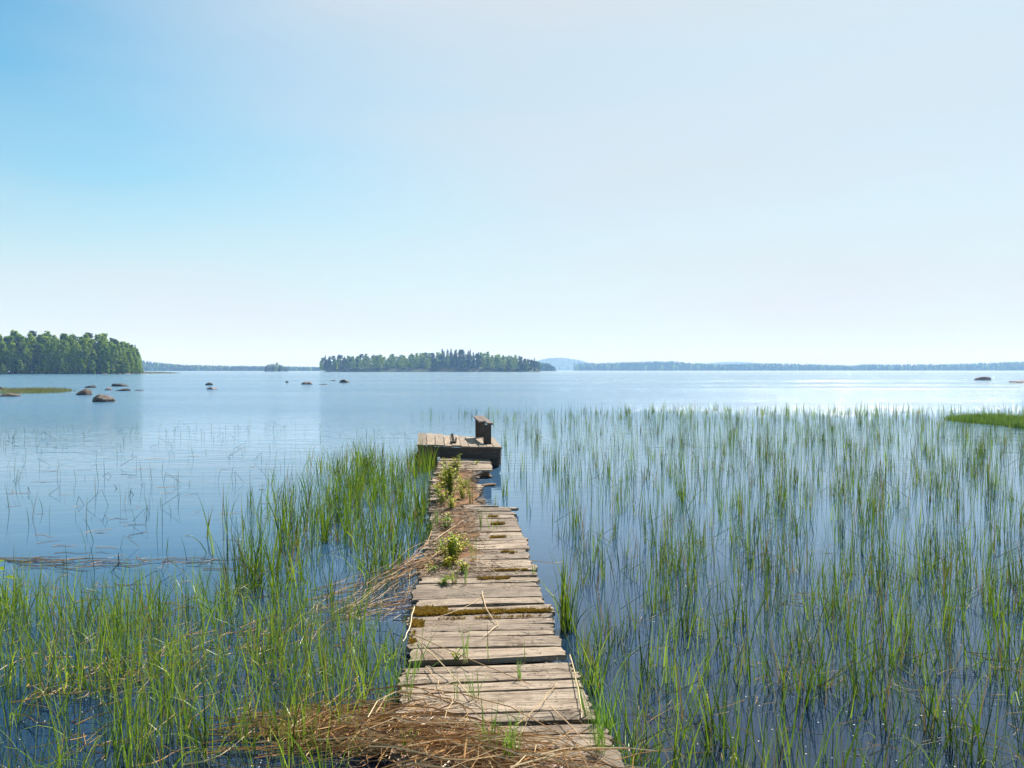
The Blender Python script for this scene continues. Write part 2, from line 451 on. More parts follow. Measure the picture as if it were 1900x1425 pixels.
def moss_tuft_mesh(mb, pts, h=0.02):
    for p in pts:
        c = (rnd.random(), 0.5, 0.5)
        for k in range(5):
            a = rnd.uniform(0, 6.28); r = rnd.uniform(0.003, 0.011)
            b = Vector((p[0] + math.cos(a) * r, p[1] + math.sin(a) * r, p[2]))
            hh = h * rnd.uniform(0.4, 1.0)
            w = 0.0035
            i0 = mb.vert(b + Vector((-w * math.sin(a), w * math.cos(a), 0)), c)
            i1 = mb.vert(b + Vector((w * math.sin(a), -w * math.cos(a), 0)), c)
            i2 = mb.vert(b + Vector((math.cos(a) * hh * 0.7, math.sin(a) * hh * 0.7, hh)), (c[0], 1, 0))
            mb.face((i0, i1, i2))

boardwalk = empty('boardwalk', axis_pt(3.0) - Vector((0, 0, 0.15)))
tag(boardwalk, 'narrow weathered plank boardwalk leading from the shore out to the low platform', 'boardwalk')
BW = boardwalk.location.copy()
edges = [2.75, 3.08, 3.44, 3.71, 3.975, 4.235, 4.49, 4.775, 4.965, 5.175, 5.43, 5.62, 5.77, 6.06, 6.22, 6.385, 6.55, 6.79, 6.98, 7.18, 7.4, 7.6, 7.85, 8.18, 8.45, 8.74, 8.92, 9.16, 9.36, 9.58]
gaps = {3.44: 0.05, 3.71: 0.05, 3.975: 0.02, 4.235: 0.03, 4.49: 0.12, 4.775: 0.02, 4.965: 0.014, 5.175: 0.02, 5.43: 0.01, 5.62: 0.012, 5.77: 0.04, 6.06: 0.045, 6.385: 0.02, 6.55: 0.035}
boards = []
def add_board(mid, width, L, ang, tilt=(0, 0), dz=0.0, dx=0.0, T=0.035, material='deck', warp=0.006, ragged=0.015):
    mb = MB()
    plank_mesh(mb, L, width, T, warp=warp, ragged=ragged, seed=len(boards) + 1)
    for sx in (-0.35, 0.35):
        for sy_ in (-0.25, 0.25):
            cx_, cy_ = sx * min(1, L) * 0.95 + rnd.uniform(-0.015, 0.015), sy_ * width + rnd.uniform(-0.01, 0.01)
            idx = [mb.vert((cx_ + 0.0048 * math.cos(k * 1.047), cy_ + 0.0048 * math.sin(k * 1.047), T / 2 + 0.0075)) for k in range(6)]
            mb.face(idx, 1)
    o = mb.build('deck_board', [M[material], M['rust']], boardwalk, smooth=False)
    p = axis_pt(mid); p.x += dx
    o.location = p - BW + Vector((0, 0, dz - T / 2))
    o.rotation_euler = (tilt[0], tilt[1], ang)
    boards.append(o)
    return o
for a, b in zip(edges[:-1], edges[1:]):
    g = gaps.get(a, 0.016)
    w = (b - a) - g
    mid = (a + g + b) / 2
    L = 0.91 + rnd.uniform(-0.035, 0.04)
    ang = AX_ANG + rnd.uniform(-0.012, 0.014)
    tl = (rnd.uniform(-0.02, 0.02), rnd.uniform(-0.008, 0.008)); dz_ = rnd.uniform(-0.006, 0.004); dx_ = rnd.uniform(-0.015, 0.015)
    if w > 0.19 and rnd.random() < 0.6:
        # a board split, or two narrow ones laid tight
        f = rnd.uniform(0.35, 0.65); g2 = rnd.uniform(0.008, 0.014)
        w1 = w * f - g2 / 2; w2 = w * (1 - f) - g2 / 2
        add_board(a + g + w1 / 2, w1, L, ang + rnd.uniform(-0.004, 0.004), tilt=tl, dz=dz_, dx=dx_)
        o = add_board(b - w2 / 2, w2, L + rnd.uniform(-0.03, 0.03), ang + rnd.uniform(-0.004, 0.004), tilt=(rnd.uniform(-0.03, 0.03), tl[1]), dz=dz_ + rnd.uniform(-0.004, 0.003), dx=dx_)
    else:
        o = add_board(mid, w, L, ang, tilt=tl, dz=dz_, dx=dx_)
boards[0]['label'] = 'nearest board, half buried under the dry reeds'
# decayed middle stretch: short, slanting and sunken boards on the left, open water on the right
y = 9.6
for k in range(17):
    w = rnd.uniform(0.13, 0.24)
    L = rnd.uniform(0.5, 0.72)
    if k == 1: L = 1.0
    o = add_board(y + w / 2, w, L, AX_ANG + rnd.uniform(-0.12, 0.1), tilt=(rnd.uniform(-0.08, 0.08), rnd.uniform(0.02, 0.09)), dz=-0.035 + rnd.uniform(-0.03, 0.01), dx=-(0.92 - L) / 2 + rnd.uniform(-0.02, 0.02), warp=0.015, ragged=0.05)
    y += w + rnd.uniform(0.0, 0.06)
    if y > 13.6: break
boards[-5]['label'] = 'sunken rotten board'
while y < 15.5:
    w = rnd.uniform(0.17, 0.26)
    add_board(y + w / 2, w, 0.9, AX_ANG + rnd.uniform(-0.02, 0.02), dz=-0.01 + rnd.uniform(-0.01, 0.01), dx=0.02)
    y += w + 0.025
# stringers under the boards, and short piles
for s in (-0.33, 0.33):
    pts = []
    mb = MB()
    d0, d1 = 2.6, 15.4
    if s > 0: d1 = 9.55
    N = 30
    pts = [axis_pt(d0 + (d1 - d0) * i / N) - BW + Vector((s, 0, -0.035 - 0.055)) for i in range(N + 1)]
    for i in range(N + 1):
        if i: pts[i].z += -0.03 * max(0, (pts[i].y - 6.3)) / 9 if s < 0 else 0
    tube(mb, pts, 0.055, n=8)
    mb.build('stringer', M['old'], boardwalk, smooth=True)
for d in (3.3, 5.6, 8.0, 9.6, 12.0, 14.0):
    for s in (-0.33, 0.33):
        if s > 0 and d > 10 and d < 13: continue
        mb = MB()
        p = axis_pt(d) - BW
        tube(mb, [(p.x + s, p.y, 0.03), (p.x + s, p.y, -0.7)], [0.05, 0.055], n=9)
        mb.build('pile', M['old'], boardwalk, smooth=True)

# moss growing along some board edges
def moss_on(board, n, xr, yr, h=0.02, lab='mustard yellow moss'):
    mb = MB()
    pts = []
    bx_ = max(v.co.x for v in board.data.vertices) - 0.025; by_ = max(v.co.y for v in board.data.vertices) + 0.012
    for _ in range(n):
        x = rnd.uniform(*xr); yy = rnd.uniform(*yr)
        if abs(x) > bx_ or abs(yy) > by_: continue
        ex = min(x - xr[0], xr[1] - x) / 0.06; ey = min(yy - yr[0], yr[1] - yy) / 0.03
        if noise.noise(Vector((x * 11, yy * 34, board.location.y))) + 0.5 * noise.noise(Vector((x * 40, yy * 60, 3))) < 0.35 - min(0.5, 0.28 * min(ex, 1.7)) - min(0.25, 0.12 * ey): continue
        pts.append((x, yy, 0.016))
    moss_tuft_mesh(mb, pts, h)
    o = mb.build('moss', M['moss'], board)
    o['label'] = lab
    return o
def board_at(d):
    return min(boards, key=lambda b: abs(b.location.y + BW.y - d))
b_ = board_at(5.53); moss_on(b_, 1500, (-0.49, -0.24), (-0.1, 0.1)); moss_on(b_, 2400, (-0.48, 0.48), (-0.1, -0.035))
b_ = board_at(5.30); moss_on(b_, 500, (-0.47, -0.37), (-0.1, 0.12)); moss_on(b_, 800, (-0.4, 0.44), (0.075, 0.12))
b_ = board_at(5.07); moss_on(b_, 300, (-0.47, -0.41), (-0.1, 0.1))
b_ = board_at(4.87); moss_on(b_, 250, (-0.47, -0.41), (-0.09, 0.09))
b_ = board_at(6.67); moss_on(b_, 500, (0.1, 0.43), (-0.12, -0.05))
b_ = board_at(6.30); moss_on(b_, 400, (-0.05, 0.3), (-0.01, 0.04))
for d, x0 in ((7.3, 0.2), (7.9, 0.12), (8.6, 0.15), (9.0, 0.13)):
    moss_on(board_at(d), 350, (x0, x0 + 0.16), (-0.08, -0.02), h=0.03, lab='small green moss cushion')

# ------------------------------------------------------------------ platform
platform = empty('wooden_platform', (-1.1, 16.4, 0.0))
tag(platform, 'low square wooden platform at the far end of the boardwalk', 'platform')
PO = platform.location.copy()
FL, FR, BL, BR = at(773.5, 824.5, 0.37), at(932, 830, 0.37), None, None
BL = at(776, 803, 0.415); BR = at(917, 812.5, 0.34)
NB = 10
cuts = [0.0]
for k in range(NB): cuts.append(cuts[-1] + rnd.uniform(0.8, 1.2))
cuts = [c / cuts[-1] for c in cuts]
for k in range(NB):
    a, b = cuts[k] + 0.004, cuts[k + 1] - 0.004
    mb = MB()
    ns, nw = 12, 3
    off0, off1 = rnd.uniform(-0.03, 0.01), rnd.uniform(-0.04, 0.03)
    top = {}; bot = {}
    zz = rnd.uniform(-0.006, 0.006)
    ctr = (FL.lerp(FR, (a + b) / 2)).lerp(BL.lerp(BR, (a + b) / 2), 0.5)
    along = (BL.lerp(BR, (a + b) / 2) - FL.lerp(FR, (a + b) / 2)).normalized()
    ang = math.atan2(along.y, along.x)
    rot = Matrix.Rotation(-ang, 3, 'Z')
    for i in range(ns + 1):
        for j in range(nw + 1):
            u = a + (b - a) * j / nw
            v = i / ns
            if i == 0: v += off0 * 0.5
            if i == ns: v += off1
            p = FL.lerp(FR, u).lerp(BL.lerp(BR, u), v)
            p.z += 0.004 * noise.noise(p * 7) + zz
            q = rot @ (p - ctr)
            top[i, j] = mb.vert(q); bot[i, j] = mb.vert(q - Vector((0, 0, 0.032)))
    for i in range(ns):
        for j in range(nw):
            mb.face((top[i, j], top[i, j + 1], top[i + 1, j + 1], top[i + 1, j]))
            mb.face((bot[i, j], bot[i + 1, j], bot[i + 1, j + 1], bot[i, j + 1]))
        mb.face((top[i, 0], top[i + 1, 0], bot[i + 1, 0], bot[i, 0])); mb.face((top[i + 1, nw], top[i, nw], bot[i, nw], bot[i + 1, nw]))
    for j in range(nw):
        mb.face((top[0, j + 1], top[0, j], bot[0, j], bot[0, j + 1])); mb.face((top[ns, j], top[ns, j + 1], bot[ns, j + 1], bot[ns, j]))
    o = mb.build('deck_board', M['deck'], platform)
    o.location = ctr - PO
    o.rotation_euler = (0, 0, ang)
def box_between(name, p0, p1, h, t, material, parent, org, up=Vector((0, 0, 1)), wob=0.004):
    """a beam from p0 to p1 (centre line) of height h and thickness t, its own length along local x"""
    L = (p1 - p0).length
    mb = MB()
    n = max(4, int(L / 0.12))
    rings = []
    for i in range(n + 1):
        x = (i / n - 0.5) * L
        w = wob * noise.noise(Vector((x * 5, p0.x * 3, p0.z * 5)))
        b = min(h, t) * 0.12
        prof = [(-t / 2 + b, -h / 2), (t / 2 - b, -h / 2), (t / 2, -h / 2 + b), (t / 2, h / 2 - b), (t / 2 - b, h / 2), (-t / 2 + b, h / 2), (-t / 2, h / 2 - b), (-t / 2, -h / 2 + b)]
        rings.append([mb.vert((x, yy + w, zz_ + w)) for yy, zz_ in prof])
    for i in range(n):
        for k in range(8):
            k2 = (k + 1) % 8
            mb.face((rings[i][k], rings[i + 1][k], rings[i + 1][k2], rings[i][k2]))
    mb.face(rings[0]); mb.face(rings[-1][::-1])
    o = mb.build(name, M[material], parent)
    o.location = (p0 + p1) / 2 - org
    d = (p1 - p0).normalized()
    if abs(d.z) > 0.95:
        q = Matrix((d, Vector((0, 1, 0)).cross(d).cross(d) * -1, Vector((0, 1, 0)).cross(d))).transposed()
        yv = (Vector((0, 1, 0)) - d * d.y).normalized(); zv = d.cross(yv)
        q = Matrix((d, yv, zv)).transposed()
    else:
        yv = up.cross(d).normalized(); zv = d.cross(yv)
        q = Matrix((d, yv, zv)).transposed()
    o.rotation_euler = q.to_euler()
    return o
dn = Vector((0, 0, 1))
f0 = FL + Vector((0.02, 0.06, -0.13)); f1 = FR + Vector((-0.03, 0.06, -0.13))
box_between('front_beam', f0, f1, 0.185, 0.06, 'old', platform, PO)
k0 = BL + Vector((0.02, -0.1, -0.14)); k1 = BR + Vector((-0.02, -0.1, -0.14))
box_between('rear_beam', k0, k1, 0.185, 0.06, 'old', platform, PO)
box_between('side_beam', f1 + Vector((-0.03, 0.05, 0)), k1 + Vector((-0.03, -0.05, 0)), 0.17, 0.06, 'old', platform, PO)
box_between('side_beam', f0 + Vector((0.06, 0.05, 0)), k0 + Vector((0.06, -0.05, 0)), 0.17, 0.06, 'old', platform, PO)
for px_, w_, dy_ in ((0.06, 0.3, 0.16), (1.32, 0.16, 0.15), (1.48, 0.14, 0.55)):
    c0 = FL.lerp(FR, px_ / 1.66) + Vector((w_ / 2, dy_, 0))
    o = box_between('post', Vector((c0.x, c0.y, 0.14)), Vector((c0.x, c0.y, -0.7)), w_, 0.16, 'old', platform, PO)
for px_ in (0.2, 1.4):
    c0 = BL.lerp(BR, px_ / 1.66) + Vector((0, -0.2, 0))
    box_between('post', Vector((c0.x, c0.y, 0.14)), Vector((c0.x, c0.y, -0.7)), 0.14, 0.14, 'old', platform, PO)
# crib logs low at both sides
c0 = FL + Vector((0.0, 0.3, 0)); c0.z = 0.08
box_between('crib_log', c0, c0 + Vector((-0.03, 1.6, 0)), 0.16, 0.14, 'old', platform, PO)
c0 = FR + Vector((-0.06, 0.2, 0)); c0.z = 0.08
box_between('crib_log', c0 + Vector((-0.28, 0, 0)), c0, 0.15, 0.16, 'old', platform, PO)

# ------------------------------------------------------------------ bench
n_l, n_r = at(897, 824, 0.365), at(911.5, 824, 0.365)
f_l, f_r = at(882, 812, 0.36), at(894, 812, 0.36)
bench = empty('wooden_bench', (n_l + f_r) / 2)
tag(bench, 'short dark wooden bench seen end-on standing on the right side of the platform', 'bench')
BO = bench.location.copy()
def upright(name, a, b, h, th):
    c = (a + b) / 2
    w = (b - a).length
    return box_between(name, Vector((c.x, c.y, 0.366)), Vector((c.x, c.y, 0.366 + h)), w, th, 'old', bench, BO)
upright('leg_panel', n_l, n_r, 0.36, 0.05)
upright('leg_panel', f_l, f_r + Vector((0.06, 0, 0)), 0.40, 0.05)
s0 = (n_l + n_r) / 2 + Vector((0.0, -0.03, 0)); s1 = (f_l + f_r) / 2 + Vector((0.0, 0.08, 0))
for k, (ox, w) in enumerate(((-0.055, 0.11), (0.055, 0.105))):
    dv = (s1 - s0).normalized(); sd = Vector((dv.y, -dv.x, 0))
    a = s0 + sd * ox; b = s1 + sd * ox
    a.z = 0.745; b.z = 0.79
    if k == 0: a += (b - a) * 0.22
    o = box_between('seat_board', a, b, 0.032, w, 'grey', bench, BO)
    o.rotation_euler.rotate_axis('X', -0.1 if k == 0 else 0.04)
a = (n_l * 0.6 + n_r * 0.4) + Vector((0.02, -0.04, 0)); b = a + Vector((-0.07, 0.55, 0)); a.z = 0.40; b.z = 0.72
box_between('brace', a, b, 0.025, 0.02, 'grey', bench, BO)
box_between('brace', a + Vector((-0.035, 0, 0)), b + Vector((-0.04, 0, -.02)), 0.022, 0.02, 'brown', bench, BO)

# broken pale stump of a board standing by the platform's front edge
p = at(841, 822, 0.385)
stub = empty('broken_post', p)
tag(stub, 'short broken pale post stub on the middle of the platform', 'post')
box_between('splinter', p + Vector((-0.01, 0.25, -0.02)), p + Vector((-0.05, 0.3, 0.15)), 0.07, 0.02, 'deck', stub, p)
box_between('splinter', p + Vector((0.03, 0.2, -0.02)), p + Vector((0.04, 0.2, 0.09)), 0.035, 0.02, 'deck', stub, p)
box_between('block', p + Vector((-0.055, 0, 0.012)), p + Vector((0.055, -0.01, 0.012)), 0.055, 0.05, 'old', stub, p)
# fallen boards beside the rotten stretch
def loose_board(pa, pb, w, th, material, label):
    c = (pa + pb) / 2
    L = (pb - pa).length
    mb = MB(); plank_mesh(mb, L, w, th, seed=rnd.randint(1, 99), ragged=0.05, warp=0.012)
    o = mb.build('loose_board', M[material])
    d = (pb - pa).normalized(); yv = Vector((0, 0, 1)).cross(d).normalized(); zv = d.cross(yv)
    o.rotation_euler = Matrix((d, yv, zv)).transposed().to_euler(); o.location = c
    tag(o, label, 'board', 'loose boards in the rotten stretch')
loose_board(at(855, 889, 0.08), at(892, 877, 0.17), 0.12, 0.03, 'old', 'dark tilted board fallen in the rotten stretch before the platform')
loose_board(at(893, 902, 0.0), at(916, 899, 0.015), 0.14, 0.03, 'brown', 'wet reddish brown board half under water right of the rotten stretch')
loose_board(at(888, 864, 0.06), at(902, 885, 0.012), 0.2, 0.03, 'brown', 'brown slab standing in for the post reflection in the water below the bench')  # added slab, imitates the brown reflection of the platform post
loose_board(at(862, 885, 0.1), at(886, 893, 0.05), 0.1, 0.025, 'deck', 'pale short board sloping towards the water right of the yellow plants')
loose_board(at(858, 942, 0.15), at(917, 940.5, 0.14), 0.09, 0.025, 'deck', 'bleached narrow board jutting over the water where the sound planks end')

# ------------------------------------------------------------------ blades, stems and tufts
def blade(mb, base, h, w, az, lean, curl, seg=6, tw=None, twist=0.6, c=None, wig=0.0):
    """a grass blade: leans by lean radians towards az, curls over by curl more towards its tip"""
    if c is None: c = rnd.random()
    if tw is None: tw = rnd.uniform(0, math.pi)
    p = Vector(base); ds = h / seg
    prev = None
    b3 = rnd.random()
    for i in range(seg + 1):
        u = i / seg
        a = lean + curl * u * u
        dz, dr = math.cos(a), math.sin(a)
        d = Vector((math.cos(az) * dr, math.sin(az) * dr, dz))
        if i: p = p + d * ds
        if wig and i: p = p + Vector((rnd.uniform(-wig, wig), rnd.uniform(-wig, wig), 0))
        ang = tw + twist * u
        s = Vector((math.cos(ang), math.sin(ang), 0))
        ww = w * (0.75 + 0.25 * math.sin(u * math.pi)) * (1 - u ** 3) + 0.0006
        q = p - s * (ww / 2); r = p + s * (ww / 2)
        i0 = mb.vert(q, (c, u, b3)); i1 = mb.vert(r, (c, u, b3))
        if prev: mb.face((prev[0], prev[1], i1, i0))
        prev = (i0, i1)

def tuft(mb, base, n, h, spread=0.03, w=0.006, leanmax=0.25, curl=0.5, droop=0.15, tint=None, azb=None):
    for _ in range(n):
        a = rnd.uniform(0, 6.283); r = spread * math.sqrt(rnd.random())
        b = (base[0] + math.cos(a) * r, base[1] + math.sin(a) * r, base[2])
        az = rnd.uniform(0, 6.283) if azb is None else azb + rnd.gauss(0, 0.7)
        cu = rnd.uniform(0, curl)
        if rnd.random() < droop: cu = rnd.uniform(1.2, 2.3)
        blade(mb, b, h * rnd.uniform(0.55, 1.1), w * rnd.uniform(0.6, 1.25), az, abs(rnd.gauss(0, leanmax * 0.5)), cu, seg=7 if cu > 1 else 5, c=min(1, max(0, (tint if tint is not None else 0.5) + rnd.gauss(0, 0.28))))

def inside(p, poly):
    c = False; n = len(poly); j = n - 1
    for i in range(n):
        xi, yi = poly[i]; xj, yj = poly[j]
        if (yi > p[1]) != (yj > p[1]) and p[0] < (xj - xi) * (p[1] - yi) / (yj - yi) + xi: c = not c
        j = i
    return c
def G(*pts): return [tuple(at(x, y)[:2]) for x, y in pts]
def scatter(poly, dens, clump=1.0, cs=1.0, seed=0.0):
    """points of a ground polygon; dens(x, y) per square metre, clump thins it with noise"""
    xs = [p[0] for p in poly]; ys = [p[1] for p in poly]
    x0, x1, y0, y1 = min(xs), max(xs), min(ys), max(ys)
    out = []
    y = y0; step = 0.5
    while y < y1:
        x = x0
        while x < x1:
            d = dens(x + step / 2, y + step / 2)
            n = d * step * step
            n = int(n) + (1 if rnd.random() < n - int(n) else 0)
            for _ in range(n):
                p = (x + rnd.random() * step, y + rnd.random() * step)
                if not inside(p, poly): continue
                if clump:
                    v = noise.noise(Vector((p[0] * cs, p[1] * cs, seed))) + 0.5 * noise.noise(Vector((p[0] * cs * 3, p[1] * cs * 3, seed + 5)))
                    if rnd.random() > min(1, max(0.02, 0.5 + v * clump * 1.6)): continue
                out.append(p)
            x += step
        y += step
    return out

def near_deck(x, y, m=0.5):
    if y > 15.6: return abs(x + 1.1) < 1.0 and y < 18.3
    c = axis_pt(y)
    return abs(x - c.x) < m

# ---- reeds to the right of the boardwalk
right_poly = [(0.55, 1.6), (0.5, 3.2), (0.42, 4.2)] + G((1110, 1120), (1040, 1010), (965, 925), (935, 870)) + [(-0.2, 19.0)] + G((900, 776), (780, 781), (760, 771), (1000, 766), (1300, 762), (1750, 764), (1960, 768)) + [(19, 28), (6, 1.6)]
def right_dens(x, y):
    base = 230 if y < 4.8 else 230 - (y - 4.8) * 38 if y < 9 else max(17, 70 - (y - 9) * 4.0)
    px = 950 + x / max(y, 0.1) * F
    if px < 1350: base *= 0.4 + 0.6 * max(0, (px - 950)) / 400
    if y > 21: base *= 1.15
    return base
mb = MB()
for p in scatter(right_poly, right_dens, 1.5, 1.9, 3.0):
    if near_deck(p[0], p[1], 0.5): continue
    y = p[1]
    h = rnd.uniform(0.26, 0.58) * (0.95 if y > 8 else 0.88)
    q = rnd.random()
    k = 1 if q < 0.66 else rnd.choice((2, 3)) if q < 0.88 else rnd.randint(4, 11)
    sp_ = 0.012 + 0.0035 * k
    tint = rnd.gauss(0.42, 0.22)
    lf = 1.0 if y < 5 else max(0.4, 1 - (y - 5) * 0.15)
    lz, ld = rnd.uniform(0, 6.28), abs(rnd.gauss(0, 0.07)) * lf
    tint -= 0.14 * (1 - lf)
    for _ in range(k):
        b = (p[0] + rnd.gauss(0, sp_), y + rnd.gauss(0, sp_), -0.16)
        cu = abs(rnd.gauss(0, 0.28)) * lf
        if rnd.random() < (0.12 if y < 5 else 0.025): cu = rnd.uniform(1.2, 2.6)
        hh = h * rnd.uniform(0.45, 1.12)
        blade(mb, b, hh + 0.16, rnd.uniform(0.0025, 0.0072) * (1.0 + 0.03 * y), lz + rnd.gauss(0, 1.2), ld + abs(rnd.gauss(0, 0.09)) * lf, cu, seg=5, c=min(1, max(0, tint + rnd.gauss(0, 0.14))), wig=0.005)
        if rnd.random() < 0.035:
            az = rnd.uniform(0, 6.28)
            a = Vector(b) + Vector((0, 0, 0.15)); m1 = a + Vector((rnd.gauss(0, .03), 0, hh * 0.5)); e1 = m1 + Vector((math.cos(az) * hh * 0.6, math.sin(az) * hh * 0.4, -hh * 0.35))
            tube(mb, [a, m1, e1], 0.002 * (1 + 0.03 * y), n=3, c=(0.2, 0.6, 0.95), cap=False)
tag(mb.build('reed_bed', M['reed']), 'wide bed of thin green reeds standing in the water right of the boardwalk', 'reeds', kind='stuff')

# ---- reeds left of the boardwalk, between it and the open water
def left_dens(x, y):
    px = 950 + x / y * F
    # thins out towards the open water
    edge = 430 + (min(y, 15) - 8) * 20 if y > 8 else 400
    f = min(1, max(0.06, (px - edge + 40) / 170)) if y > 8 else min(1, max(0.12, (px - 380) / 90))
    return (105 if y > 11 else 135) * f
left_poly = G((805, 862), (770, 852), (700, 852), (600, 862), (510, 885), (440, 930), (375, 985), (370, 1060), (440, 1130), (560, 1150), (640, 1120), (740, 1085), (775, 1020), (795, 960), (803, 900))
mb = MB()
for p in scatter(left_poly, left_dens, 1.3, 1.6, 11.0):
    if near_deck(p[0], p[1], 0.48): continue
    near = p[1] < 9
    tint = rnd.gauss(0.45, 0.2)
    hk = rnd.uniform(0.6, 1.1)
    for _ in range(rnd.choice((1, 1, 2, 3, 6))):
        b = (p[0] + rnd.gauss(0, 0.02), p[1] + rnd.gauss(0, 0.02), -0.16)
        cu = abs(rnd.gauss(0, 0.4))
        if rnd.random() < (0.2 if near else 0.06): cu = rnd.uniform(1.3, 2.5)
        blade(mb, b, rnd.uniform(0.28, 0.62) * hk + 0.16, rnd.uniform(0.004, 0.0085) * (1 + 0.03 * p[1]), rnd.uniform(0, 6.28), abs(rnd.gauss(0, 0.12)), cu, seg=6, c=min(1, max(0, tint + rnd.gauss(0, 0.15))), wig=0.004)
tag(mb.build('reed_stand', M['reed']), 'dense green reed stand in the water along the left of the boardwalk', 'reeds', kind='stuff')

# ---- sedge in the near left corner
sedge_poly = [(-0.62, 2.0), (-0.64, 3.3), (-0.70, 4.4), (-0.86, 5.4)] + G((700, 1150), (600, 1150), (470, 1150), (400, 1110), (330, 1125), (250, 1125), (100, 1130), (0, 1120), (-60, 1110)) + [(-3.6, 4.4), (-2.6, 2.0)]
mb = MB()
for p in scatter(sedge_poly, lambda x, y: 400 if y > 2.6 else 190, 0.75, 1.6, 21.0):
    if near_deck(p[0], p[1], 0.5): continue
    tint = rnd.gauss(0.5, 0.2)
    for _ in range(rnd.choice((1, 2, 2, 3))):
        b = (p[0] + rnd.gauss(0, 0.012), p[1] + rnd.gauss(0, 0.012), -0.14)
        cu = abs(rnd.gauss(0, 0.45))
        if rnd.random() < 0.24: cu = rnd.uniform(1.2, 2.7)
        hh = rnd.uniform(0.2, 0.48) * (0.62 if p[1] < 2.9 else 0.8 if p[1] < 3.4 else 1.0)
        blade(mb, b, hh + 0.14, rnd.uniform(0.003, 0.0075), rnd.uniform(0, 6.28), abs(rnd.gauss(0, 0.16)), cu, seg=8, c=min(1, max(0, tint + rnd.gauss(0, 0.16))), wig=0.003)
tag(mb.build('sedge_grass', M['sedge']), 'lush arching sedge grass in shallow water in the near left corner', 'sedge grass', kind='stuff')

# ---- sparse thin stems in the open water on the left and beyond the beds
mb = MB()
sparse_poly = G((0, 800), (500, 790), (760, 800), (770, 850), (600, 860), (500, 880), (430, 930), (365, 985), (370, 1120), (0, 1120), (-80, 900))
for p in scatter(sparse_poly, lambda x, y: 8.0 if y < 14 else 4.0, 0.9, 0.5, 31.0):
    h = rnd.uniform(0.08, 0.42)
    if rnd.random() < 0.15:
        # a kinked, broken stem
        az = rnd.uniform(0, 6.28)
        a = Vector((p[0], p[1], -0.03)); b = a + Vector((rnd.gauss(0, .04), 0, h * 0.6)); c = b + Vector((math.cos(az) * h * 0.8, math.sin(az) * h * 0.3, -h * 0.45))
        tube(mb, [a, b, c], 0.0022 * (1 + 0.03 * p[1]), n=3, c=(0.1, 0, 0.5), cap=False)
    else:
        blade(mb, (p[0], p[1], -0.03), h, 0.0042 * (1 + 0.03 * p[1]), rnd.uniform(0, 6.28), abs(rnd.gauss(0, 0.12)), abs(rnd.gauss(0, 0.3)), seg=4, c=rnd.uniform(0, 0.45))
tag(mb.build('sparse_reeds', M['reed']), 'scattered single thin reed stems in the calm open water on the left', 'reeds', kind='stuff')

# ---- individually recognisable tufts beside the boardwalk
def tuft_thing(px, py, z, n, h, label, spread=0.05, w=0.007, lean=0.25, curl=0.4, droop=0.1, tint=0.5, material='reed', name='reed_tuft', cat='reed tuft', group='tufts along the boardwalk edges', azb=None, p=None):
    q = at(px, py, max(z, 0.0)) if p is None else Vector(p)
    mb = MB()
    tuft(mb, (0, 0, 0 if z >= 0 else z), n, h, spread, w, lean, curl, droop, tint, azb)
    o = mb.build(name, M[material], loc=(q.x, q.y, q.z))
    tag(o, label, cat, group)
    return o
W_ = -0.14
tuft_thing(1055, 1168, W_, 46, 0.72, 'tall narrow reed tuft alone in the water right of the mossy board', spread=0.07, w=0.009, lean=0.12, droop=0.08)
tuft_thing(1048, 1120, W_, 16, 0.55, 'shorter reed tuft just behind the tall one right of the mossy board', spread=0.05, w=0.007, lean=0.14)
tuft_thing(1100, 1275, W_, 60, 0.52, 'bushy arching sedge tuft in the water right of the wide gap between boards', spread=0.09, w=0.006, lean=0.4, curl=0.9, droop=0.35, material='sedge')
tuft_thing(1085, 1232, W_, 26, 0.5, 'dark upright sedge tuft touching the right ends of the boards by the wide gap', spread=0.05, w=0.006, lean=0.2, material='reed')
tuft_thing(1128, 1395, W_, 60, 0.5, 'bright reed tuft against the lower right corner of the boardwalk', spread=0.08, w=0.008, lean=0.22, material='shoot')
tuft_thing(1165, 1440, W_, 50, 0.5, 'loose sedge tuft with pale drooping blades right of the lower boards', spread=0.1, w=0.005, lean=0.5, curl=1.0, droop=0.5, material='sedge')
tuft_thing(742, 1300, W_, 60, 0.5, 'dense sedge tuft leaning on the left ends of the lower boards', spread=0.08, w=0.006, lean=0.3, curl=0.7, droop=0.25, material='shoot')
tuft_thing(725, 1225, W_, 44, 0.45, 'sedge tuft with blades curling left beside the mossy board ends', spread=0.08, w=0.006, lean=0.35, curl=1.0, droop=0.35, material='sedge')
tuft_thing(790, 1010, W_, 40, 0.5, 'upright reed tuft touching the left edge beside the yellow leafy bush', spread=0.06, w=0.009, lean=0.12)
tuft_thing(778, 958, W_, 36, 0.5, 'slim reed tuft along the left edge beside the orange litter', spread=0.07, w=0.01, lean=0.12)
tuft_thing(800, 872, W_, 50, 0.62, 'green reed tuft in front of the left post of the platform', spread=0.12, w=0.012, lean=0.2, droop=0.1)
tuft_thing(785, 875, W_, 30, 0.5, 'low reed tuft beside the left corner of the platform', spread=0.1, w=0.011, lean=0.25)
tuft_thing(909, 862, W_, 26, 0.5, 'reed tuft with crossed blades in front of the right post of the platform', spread=0.08, w=0.011, lean=0.35, droop=0.15)
tuft_thing(881, 848, 0.13, 16, 0.22, 'small grass tuft growing against the front beam left of the bench', spread=0.04, w=0.01, lean=0.35, material='grass', name='grass_tuft', cat='grass tuft')
tuft_thing(923, 1008, W_, 10, 0.55, 'few thin reed stems beside the right edge where the boards start again', spread=0.08, w=0.007, lean=0.2, droop=0)
